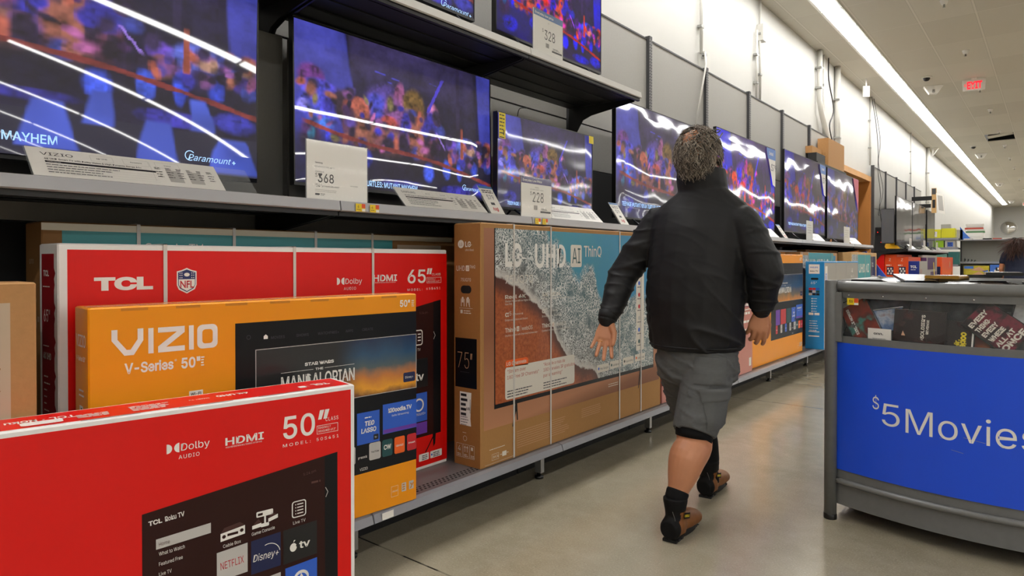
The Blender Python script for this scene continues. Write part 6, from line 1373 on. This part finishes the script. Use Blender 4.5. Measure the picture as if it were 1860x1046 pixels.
# legs
calfR = knR.lerp(anR, .34) - FB_ * .010
lofts.append(limb(CR([(hipR, .085), (hipR.lerp(knR, .5), .080), (knR + UP * .02, .074), (knR - UP * .04, .0755), (calfR, .0775), (knR.lerp(anR, .62) - FB_ * .006, .064), (knR.lerp(anR, .85), .046), (anR, .040), (anR - UP * .04, .038)], 4)))
calfL = knL.lerp(anL, .35) - FB_ * .02
lofts.append(limb(CR([(hipL, .085), (hipL.lerp(knL, .5), .080), (knL, .062), (calfL, .066), (knL.lerp(anL, .85), .042), (anL, .038), (anL - UP * .03, .038)], 4)))
for an in (anR, anL): lofts.append(limb([(Vector((an.x, an.y, .07)) - FB_ * .02, .035), (Vector((an.x, an.y, .055)) + FB_ * .08, .035), (Vector((an.x, an.y, .045)) + FB_ * .15, .030)]))
V, Fc = mesh_from_lofts(lofts, .0040, 2)
mb = MB(); mb.add(V, Fc, 'skin', True)
man = mb.build('person'); tag(man, 'man seen from behind walking away in black jacket, grey cargo shorts and brown boots', 'person')
man['kind'] = 'thing'
for s_ in (-1, 1):
    mb = MB(); mb.lathe([(.001, -.011), (.007, -.008), (.0105, 0), (.007, .008), (.001, .011)], 'eye_white', tuple(H0 + hr * s_ * .032 + hf * .086 + UP * .012), 12); mb.build('eye', man)
# ---- jacket
def ridge(p, f, seed): return 1 - abs(noise.noise(Vector((p.x * f[0] + seed, p.y * f[1], p.z * f[2])))) * 2
J = []
hem = D(1262, 622, 3.0); tb = Vector((0, 0, 0))
def jr(px, py, Z, w_, d_, tilt=0.0): return ring(D(px, py, Z), w_, d_, tilt=tilt)
J.append([jr(1263, 634, 3.00, .196, .150), jr(1263, 622, 3.00, .206, .158), jr(1262, 590, 3.00, .214, .170), jr(1262, 545, 3.00, .222, .178), jr(1264, 500, 3.00, .222, .172), jr(1268, 455, 3.00, .222, .160), jr(1272, 415, 3.00, .225, .145), jr(1275, 388, 3.00, .222, .122), jr(1276, 372, 3.00, .192, .105), jr(1277, 358, 3.00, .148, .095), jr(1278, 345, 3.00, .106, .085), jr(1279, 334, 3.01, .085, .080)])
J.append([jr(1276, 352, 3.01, .112, .094), jr(1275, 340, 3.01, .114, .098), jr(1274, 325, 3.01, .113, .099), jr(1273, 308, 3.01, .109, .097)])
J.append(limb(CR([(shL.lerp(chest, .42) + UP * .015, .080), (shL - UP * .005, .078), (shL.lerp(elL, .45), .076), (elL + FB_ * 0, .074), (elL.lerp(wrL, .35), .066), (elL.lerp(wrL, .8), .052), (wrL - dL * .014, .046, .040)], 4)))
J.append(limb(CR([(shR.lerp(chest, .42) + UP * .015, .080), (shR - UP * .005, .079), (shR.lerp(elR, .45), .079), (elR, .078), (elR.lerp(wrR, .35), .070), (elR.lerp(wrR, .8), .056), (wrR - dR * .010, .050, .044)], 4)))
V, Fc = mesh_from_lofts(J, .0065, 5)
out = []
ctr = chest
for v in V:
    # folds: diagonal pulls across the back, rings on the sleeves, bunching over the hem
    q = Vector((v.x * .55 + v.y * .83, -v.x * .83 + v.y * .55, v.z)); q2 = Vector((q.x * .8 - q.z * .6, q.y, q.x * .6 + q.z * .8))
    a = ridge(q2, (2.2, 2, 8.5), 3.3); b = ridge(q2, (6, 5, 20), 9.1); c = ridge(q, (4, 4, 17), 1.7)
    arm = min(1, max(0, (abs((v - ctr).dot(RB_)) - .17) / .08)); low = min(1, max(0, (1.05 - v.z) / .25))
    amp = .013 * (a ** 4) * (.25 + .9 * low) + .0012 * b ** 4 + (.0075 * arm) * c ** 5
    n = Vector((v.x - ctr.x, v.y - ctr.y, 0)); n = n.normalized() if n.length > 1e-4 else UP
    if arm > .5:
        ax = shL if (v - ctr).dot(RB_) < 0 else shR; e = elL if ax is shL else elR; wv = wrL if ax is shL else wrR
        s0, s1 = (ax, e) if v.z > e.z else (e, wv); t_ = max(0, min(1, (v - s0).dot(s1 - s0) / (s1 - s0).length_squared)); cp = s0.lerp(s1, t_); n = (v - cp).normalized()
    out.append(v + n * (amp - .003))
mb = MB(); mb.add(out, Fc, 'jacket_black', True); jacket = mb.build('jacket', man)
for w_, d_, r_ in ((wrL, dL, (.047, .041)), (wrR, dR, (.050, .045))):
    a = limb([(w_ - d_ * .045, r_[0] + .003, r_[1] + .003), (w_ - d_ * .020, r_[0] + .003, r_[1] + .003), (w_ - d_ * .008, r_[0] + .001, r_[1] + .001)])[2:5]
    mb = MB(); seg = 20; vs = [c + x * cos(2 * pi * k / seg) + y * sin(2 * pi * k / seg) for c, x, y in a for k in range(seg)]; vs += [c + (x * cos(2 * pi * k / seg) + y * sin(2 * pi * k / seg)) * .86 for c, x, y in reversed(a) for k in range(seg)]
    nn = 6; mb.add(vs, [(i * seg + k, i * seg + (k + 1) % seg, ((i + 1) % nn) * seg + (k + 1) % seg, ((i + 1) % nn) * seg + k) for i in range(nn) for k in range(seg)], 'jacket_black', True); mb.build('cuff', jacket)
mb = MB(); hz = []
for k in range(40):
    t_ = 2 * pi * k / 40; c = D(1263, 626, 3.0); hz.append(c + RB_ * .2035 * cos(t_) + FB_ * .1565 * sin(t_))
mb.tube(hz, .0045, 'jacket_black', 6, closed=True); mb.build('hem', jacket)
# ---- shorts
S = []
S.append([ring(pel + UP * .075, .172, .132), ring(pel + UP * .02, .180, .140), ring(pel - UP * .05, .186, .142), ring(pel - UP * .11, .176, .128), ring(pel - UP * .14, .14, .10)])
def leg(h, k, hemdir, w1): return limb(CR([(h + UP * .04, .100), (h.lerp(k, .3), .106), (h.lerp(k, .65), .102), (h.lerp(k, .88), .098), (k + hemdir * .004, w1)], 4))[:-2] 
S.append(leg(hipR - RB_ * .0, knR + UP * .012, UP * 0, .094)); S.append(leg(hipL, knL + UP * .02, UP * 0, .090))
V, Fc = mesh_from_lofts(S, .0065, 4); out = []
for v in V:
    q2 = Vector((v.x * .8 + v.y * .5 - v.z * .5, v.y, v.z + v.x * .35)); a = ridge(q2, (5, 5, 18), 6.1); b = ridge(q2, (12, 12, 34), 2.2)
    right = (v - pel).dot(RB_) > 0; s0, s1 = (hipR, knR) if right else (hipL, knL); t_ = max(0, min(1, (v - s0).dot(s1 - s0) / (s1 - s0).length_squared)); cp = s0.lerp(s1, t_); n = (v - cp).normalized()
    out.append(v + n * (.0085 * a ** 4 + .003 * b ** 4 - .002))
mb = MB(); mb.add(out, Fc, 'shorts_grey', True); shorts = mb.build('shorts', man)
def surf(V, p, n):    # push a point out to the garment surface along n
    best = None; bd = 9
    for v in V:
        r = v - p; al = r.dot(n)
        if al > -.05:
            dd = (r - n * al).length
            if dd < .012 and (best is None or al > best): best = al
    return p + n * (best if best is not None else .1)
def patch(name, parent, c, u, v, n, w_, h_, m, V, th=.006, nu=8, nv=8, label=None):
    mb = MB(); vs = []
    for j in range(nv + 1):
        for i in range(nu + 1):
            p = surf(V, c + u * w_ * (i / nu - .5) + v * h_ * (j / nv - .5), n); e = 0 if i in (0, nu) or j in (0, nv) else th; vs.append(p + n * (e + .0005))
    mb.add(vs, [(j * (nu + 1) + i, j * (nu + 1) + i + 1, (j + 1) * (nu + 1) + i + 1, (j + 1) * (nu + 1) + i) for j in range(nv) for i in range(nu)], m, True)
    o = mb.build(name, parent); 
    if label: o['label'] = label
    return o
back = (-FB_).normalized(); side = (RB_ * .80 - FB_ * .6).normalized(); su = UP.cross(side).normalized()
pk = hipR.lerp(knR, .52)
M_('shorts_flap', '#565757', .85, bump=.4, bump_scale=500, bump_dist=.0005)
patch('cargo_pocket', shorts, pk + UP * -.015, su, (UP + RB_ * .06).normalized(), side, .135, .15, 'shorts_grey', out, .010); patch('pocket_flap', shorts, pk + UP * .055, su, UP, side, .150, .055, 'shorts_flap', [v + side * .010 for v in out], .006)
patch('back_pocket', shorts, pel + RB_ * .085 - UP * .055, RB_, UP, back, .13, .11, 'shorts_grey', out, .004)
# ---- black compression sleeve peeking below the hem, socks
for an, k, nm in ((anR, knR, 'R'), (anL, knL, 'L')):
    mb = MB(); d_ = (k - an).normalized()
    mb.tube([an - UP * .02, an + d_ * .005, an + d_ * .022, an + d_ * .030], [.046, .0465, .0475, .046], 'sleeve_black', 20); mb.build('sock', man)
    if nm == 'R': mb = MB(); mb.tube([k + UP * .055, k + UP * .02, k - d_ * .004, k - d_ * .010], [.077, .0795, .0790, .0775], 'sleeve_black', 24); mb.build('knee_sleeve', man)
    else: mb = MB(); mb.tube([k + UP * .02, k - d_ * .05, calfL, k.lerp(an, .62), k.lerp(an, .86)], [.076, .078, .079, .066, .052], 'sleeve_black', 24); mb.build('knee_sleeve', man)
# ---- boots
def boot(an, yaw, pitch, lab):
    """boot with its heel at the origin, toe along +Y"""
    piv = Vector((an.x, an.y, 0)); b = thing('boot', '', '', (0, 0, 0)); 
    for k_ in ('label', 'category'): 
        if k_ in b: del b[k_]
    b.parent = man; f = Vector((-sin(yaw), cos(yaw), 0)); b.location = (piv.x - f.x * .065, piv.y - f.y * .065, .002); b.rotation_euler = (pitch, 0, yaw); b['label'] = lab
    sec = lambda y, z, a, h: (Vector((0, y, z)), Vector((a, 0, 0)), Vector((0, 0, h)))
    L = [[sec(-.014, .050, .034, .034), sec(.000, .052, .044, .044), sec(.04, .060, .047, .052), (Vector((0, .09, .062)), Vector((.041, 0, 0)), Vector((0, .01, .048))), sec(.14, .054, .048, .042), sec(.19, .050, .051, .038), sec(.235, .046, .049, .034), sec(.268, .042, .038, .026), sec(.280, .038, .020, .014)],
         [(Vector((0, .056, .020)), Vector((.041, 0, 0)), Vector((0, .062, .0))), (Vector((0, .060, .050)), Vector((.041, 0, 0)), Vector((0, .061, .0))), (Vector((0, .060, .085)), Vector((.039, 0, 0)), Vector((0, .056, .0))), (Vector((0, .055, .120)), Vector((.042, 0, 0)), Vector((0, .053, .0))), (Vector((0, .052, .160)), Vector((.050, 0, 0)), Vector((0, .056, .0))), (Vector((0, .052, .172)), Vector((.049, 0, 0)), Vector((0, .055, .0)))]]
    V, Fc = mesh_from_lofts(L, .0045, 3); mb = MB()
    up = [f for f in Fc]; black = []; brown = []
    for f in Fc:
        c = sum((V[i] for i in f), Vector()) / len(f)
        heel = c.y < .045 + .25 * (.12 - c.z) * (1 if c.z < .12 else 0) and c.z < .13
        coll = c.z > .118; toe = c.z < .030
        (black if (heel and abs(c.x) < .034 or coll or toe or c.y < .012) else brown).append(f)
    mb.add(V, black, 'boot_black', True); mb.add(V, brown, 'boot_brown', True); mb.build('upper', b)
    o = []
    for t_ in range(28):
        an_ = 2 * pi * t_ / 28; y = .127 + .134 * sin(an_); w_ = .038 + .006 * sin(an_); o.append((w_ * cos(an_) * (1 - .12 * abs(sin(an_)) ** 4), y))
    mb = MB(); mb.prism(o, 'z', .008, .034, 'boot_sole')
    for k_ in range(9):
        y = .0 + k_ * .031
        if k_ != 3: mb.box(-.030, .030, max(-.004, y - .008), min(y + .012, .250), 0, .010, 'boot_sole')
    mb.build('sole', b)
    mb = MB(); F = Face(mb, (.0435, .045, .098), (0, .97, -.22), (0, .2, .97)); F.rect(-.004, -.006, .062, .018, 'boot_black', 1); F.text('CATERPILLAR', .0, .001, .0095, 'sticker_yellow', 3, w=.052, bold=.03); mb.build('brand_patch', b)
    mb = MB()
    for s_ in (1,): mb.tube([(s_ * .012, -.008, .035), (s_ * .024, .004, .07), (s_ * .020, .0, .10), (s_ * .010, .0, .125)], .0012, 'boot_stitch', 5)
    mb.build('stitching', b)
    for k_ in range(3): mb = MB(); mb.tube([(-.032, .112 + .018 * k_, .088 - .012 * k_), (0, .118 + .018 * k_, .099 - .012 * k_), (.032, .112 + .018 * k_, .088 - .012 * k_)], .003, 'boot_black', 6); mb.build('lace', b)
    return b
boot(anR, radians(3), radians(-2), 'nearer boot, right foot'); boot(anL, radians(4), radians(0), 'farther boot, left foot')
# ---- ring, bracelet, glasses
mb = MB(); rp, rd_, rs_ = ringL; mb.tube([rp + (rs_ * cos(2 * pi * k / 16) + rs_.cross(rd_).normalized() * sin(2 * pi * k / 16)) * .0112 for k in range(16)], .0018, 'gold', 6, closed=True); o_ = mb.build('finger_ring', man)
mb = MB(); c = wrR + dR * .012; u_ = dR.cross(UP).normalized(); v_ = dR.cross(u_).normalized(); mb.tube([c + u_ * .036 * cos(2 * pi * k / 20) + v_ * .031 * sin(2 * pi * k / 20) for k in range(20)], .003, 'black_plastic', 6, closed=True); mb.build('bracelet', man)
mb = MB()
G = lambda a, b, c: H0 + hr * a + hf * b + UP * c
for s_ in (-1, 1): mb.tube([G(s_ * .086, .060, .098), G(s_ * .089, .02, .070), G(s_ * .086, -.030, .035), G(s_ * .084, -.045, .015)], [.003, .0032, .0034, .0026], 'black_plastic', 8)
for s_ in (-1, 1): mb.tube([G(s_ * (.038 + .030 * cos(t * pi / 8)), .070 + .014 * sin(t * pi / 8), .112 + .012 * sin(t * pi / 8)) for t in range(16)], .0026, 'black_plastic', 6, closed=True)
mb.tube([G(-.010, .075, .118), G(.010, .075, .118)], .0026, 'black_plastic', 6); mb.build('glasses', man)
# ---- hair: wavy strands growing from the scalp, thin over the crown
def hair(parent, centre, f, r, rx, ry, rz, n, length, bald, mats, curl, wt, rng, face_cut=.55, drop=1.0):
    mbs = MB()
    for i in range(n):
        th = rng.uniform(0, 2 * pi); ph = math.acos(rng.uniform(-.55, 1.0)); d_ = Vector((sin(ph) * cos(th), sin(ph) * sin(th), cos(ph)))
        if d_.y > face_cut and d_.z < .62: continue
        dd = (d_ - Vector((.02, -.66, .75)).normalized()).length
        if abs(d_.x) > .88 and d_.y > -.2 and -.40 < d_.z < .08: continue
        if bald and dd < .40 and rng.random() < .80: continue
        p = centre + r * d_.x * rx + f * d_.y * ry + UP * d_.z * rz; nrm = (r * d_.x / rx + f * d_.y / ry + UP * d_.z / rz).normalized()
        down = -UP - f * .35 * (d_.z > .3); t = (down - nrm * down.dot(nrm)); t = t.normalized() if t.length > .05 else -f
        L = length * rng.uniform(.65, 1.15) * (1 + .45 * max(0, -d_.z)); st = 7; pts = [p - nrm * .004]; a0 = rng.uniform(0, 6.3); sd = nrm.cross(t); k1 = rng.uniform(-.35, .35); cc = curl * rng.uniform(.5, 1.5)
        for k in range(1, st + 1):
            u_ = k / st; lift = .006 + .010 * u_ + .006 * rng.random(); v = (t + sd * (k1 + cc * sin(a0 + u_ * 5.5)) + nrm * (.12 * cc * cos(a0 + u_ * 6)) + nrm * (.55 * max(0, u_ - .55) * cc)).normalized()
            q = pts[-1] + v * L / st; rel = q - centre; e = Vector((rel.dot(r) / rx, rel.dot(f) / ry, rel.z / rz)); le = e.length
            mn = 1 + lift / rx
            if le < mn and q.z > centre.z - rz * .9: q = centre + rel * (mn / le)
            q.z -= .002 * drop; pts.append(q)
        rad = [wt * (1 - .75 * (k / st)) for k in range(st + 1)]
        mbs.tube(pts, rad, mats[min(len(mats) - 1, int(abs(rng.gauss(0, 1.0))))] if rng.random() < .8 else mats[-1], 4, caps=False)
    return mbs.build('hair', parent)
rng = random.Random(5)
hair(man, H0 + UP * .004, hf, hr, .082, .104, .110, 2800, .054, True, ['hair_mid', 'hair_grey', 'hair_dark'], 1.6, .0024, rng)
# ---- woman far down the aisle
wf = Vector((.15, 1, 0)).normalized(); wr_ = Vector((1, -.15, 0)).normalized(); wx, wy = -.50, 14.0
def wp(a, b, c): return Vector((wx, wy, 0)) + wr_ * a + wf * b + UP * c
Lw = [[(wp(0, 0, .80), wr_ * .16, wf * .11), (wp(0, 0, .92), wr_ * .155, wf * .11), (wp(0, 0, 1.05), wr_ * .13, wf * .095), (wp(0, 0, 1.18), wr_ * .15, wf * .105), (wp(0, 0, 1.27), wr_ * .15, wf * .085), (wp(0, 0, 1.32), wr_ * .07, wf * .06), (wp(0, 0, 1.34), wr_ * .05, wf * .05)], limb([(wp(0, 0, 1.30), .05), (wp(0, .01, 1.38), .048)]),
      [(wp(0, .05, 1.345), wr_ * .03, wf * .03), (wp(0, .03, 1.37), wr_ * .055, wf * .07), (wp(0, .01, 1.43), wr_ * .068, wf * .09), (wp(0, 0, 1.48), wr_ * .065, wf * .085), (wp(0, 0, 1.525), wr_ * .03, wf * .04)], limb([(wp(0, .09, 1.43), .009), (wp(0, .11, 1.405), .012)])]
for s_ in (-1, 1):
    Lw.append(limb([(wp(s_ * .16, 0, 1.26), .045), (wp(s_ * .205, -.01, 1.02), .036), (wp(s_ * .20, .10, .84), .027)])); Lw.append(limb([(wp(s_ * .20, .10, .84), .022), (wp(s_ * .195, .13, .79), .028), (wp(s_ * .19, .15, .755), .02)]))
    for k in range(4): Lw.append(limb([(wp(s_ * (.178 + .012 * k), .155, .765), .008), (wp(s_ * (.176 + .012 * k), .17, .725), .0075)]))
    Lw.append(limb([(wp(s_ * .17, .13, .80), .01), (wp(s_ * .155, .16, .77), .009)]))
    Lw.append(limb([(wp(s_ * .08, 0, .82), .085), (wp(s_ * .085, 0 + s_ * .05, .45), .055), (wp(s_ * .085, -.02 + s_ * .08, .25), .052), (wp(s_ * .085, s_ * .10, .09), .038)])); Lw.append(limb([(wp(s_ * .085, s_ * .10 - .02, .05), .036), (wp(s_ * .085, s_ * .10 + .14, .04), .034)]))
V, Fc = mesh_from_lofts(Lw, .009, 3); mb = MB(); mb.add(V, Fc, 'skin_head', True); wom = mb.build('person'); tag(wom, "woman with long brown hair, navy T-shirt and jeans at the right photo edge", 'person'); wom['kind'] = 'thing'
T_ = [[(wp(0, 0, .84), wr_ * .175, wf * .125), (wp(0, 0, .95), wr_ * .168, wf * .122), (wp(0, 0, 1.05), wr_ * .150, wf * .11), (wp(0, 0, 1.18), wr_ * .168, wf * .12), (wp(0, 0, 1.27), wr_ * .165, wf * .098), (wp(0, 0, 1.315), wr_ * .085, wf * .068)]]
for s_ in (-1, 1): T_.append(limb([(wp(s_ * .15, 0, 1.265), .055), (wp(s_ * .185, -.005, 1.14), .054)]))
V, Fc = mesh_from_lofts(T_, .010, 3); mb = MB(); mb.add(V, Fc, 'navy_shirt', True); mb.build('t_shirt', wom)
T_ = [[(wp(0, 0, .90), wr_ * .165, wf * .12), (wp(0, 0, .80), wr_ * .175, wf * .125), (wp(0, 0, .74), wr_ * .15, wf * .11)]]
for s_ in (-1, 1): T_.append(limb([(wp(s_ * .08, 0, .80), .095), (wp(s_ * .085, s_ * .05, .45), .068), (wp(s_ * .085, s_ * .09, .10), .060)]))
V, Fc = mesh_from_lofts(T_, .010, 3); mb = MB(); mb.add(V, Fc, 'jeans', True); mb.build('jeans', wom)
for s_ in (-1, 1):
    mb = MB(); c = wp(s_ * .085, s_ * .10 + .055, 0); mb.box(c.x - .045, c.x + .045, c.y - .12, c.y + .13, 0, .055, 'boot_black'); mb.build('shoe', wom, bevel=.02)
hair(wom, wp(0, 0, 1.44), wf, wr_, .078, .095, .095, 900, .27, False, ['hair_brown', 'hair_brown2', 'hair_brown'], .30, .005, rng, .45, 1.5)
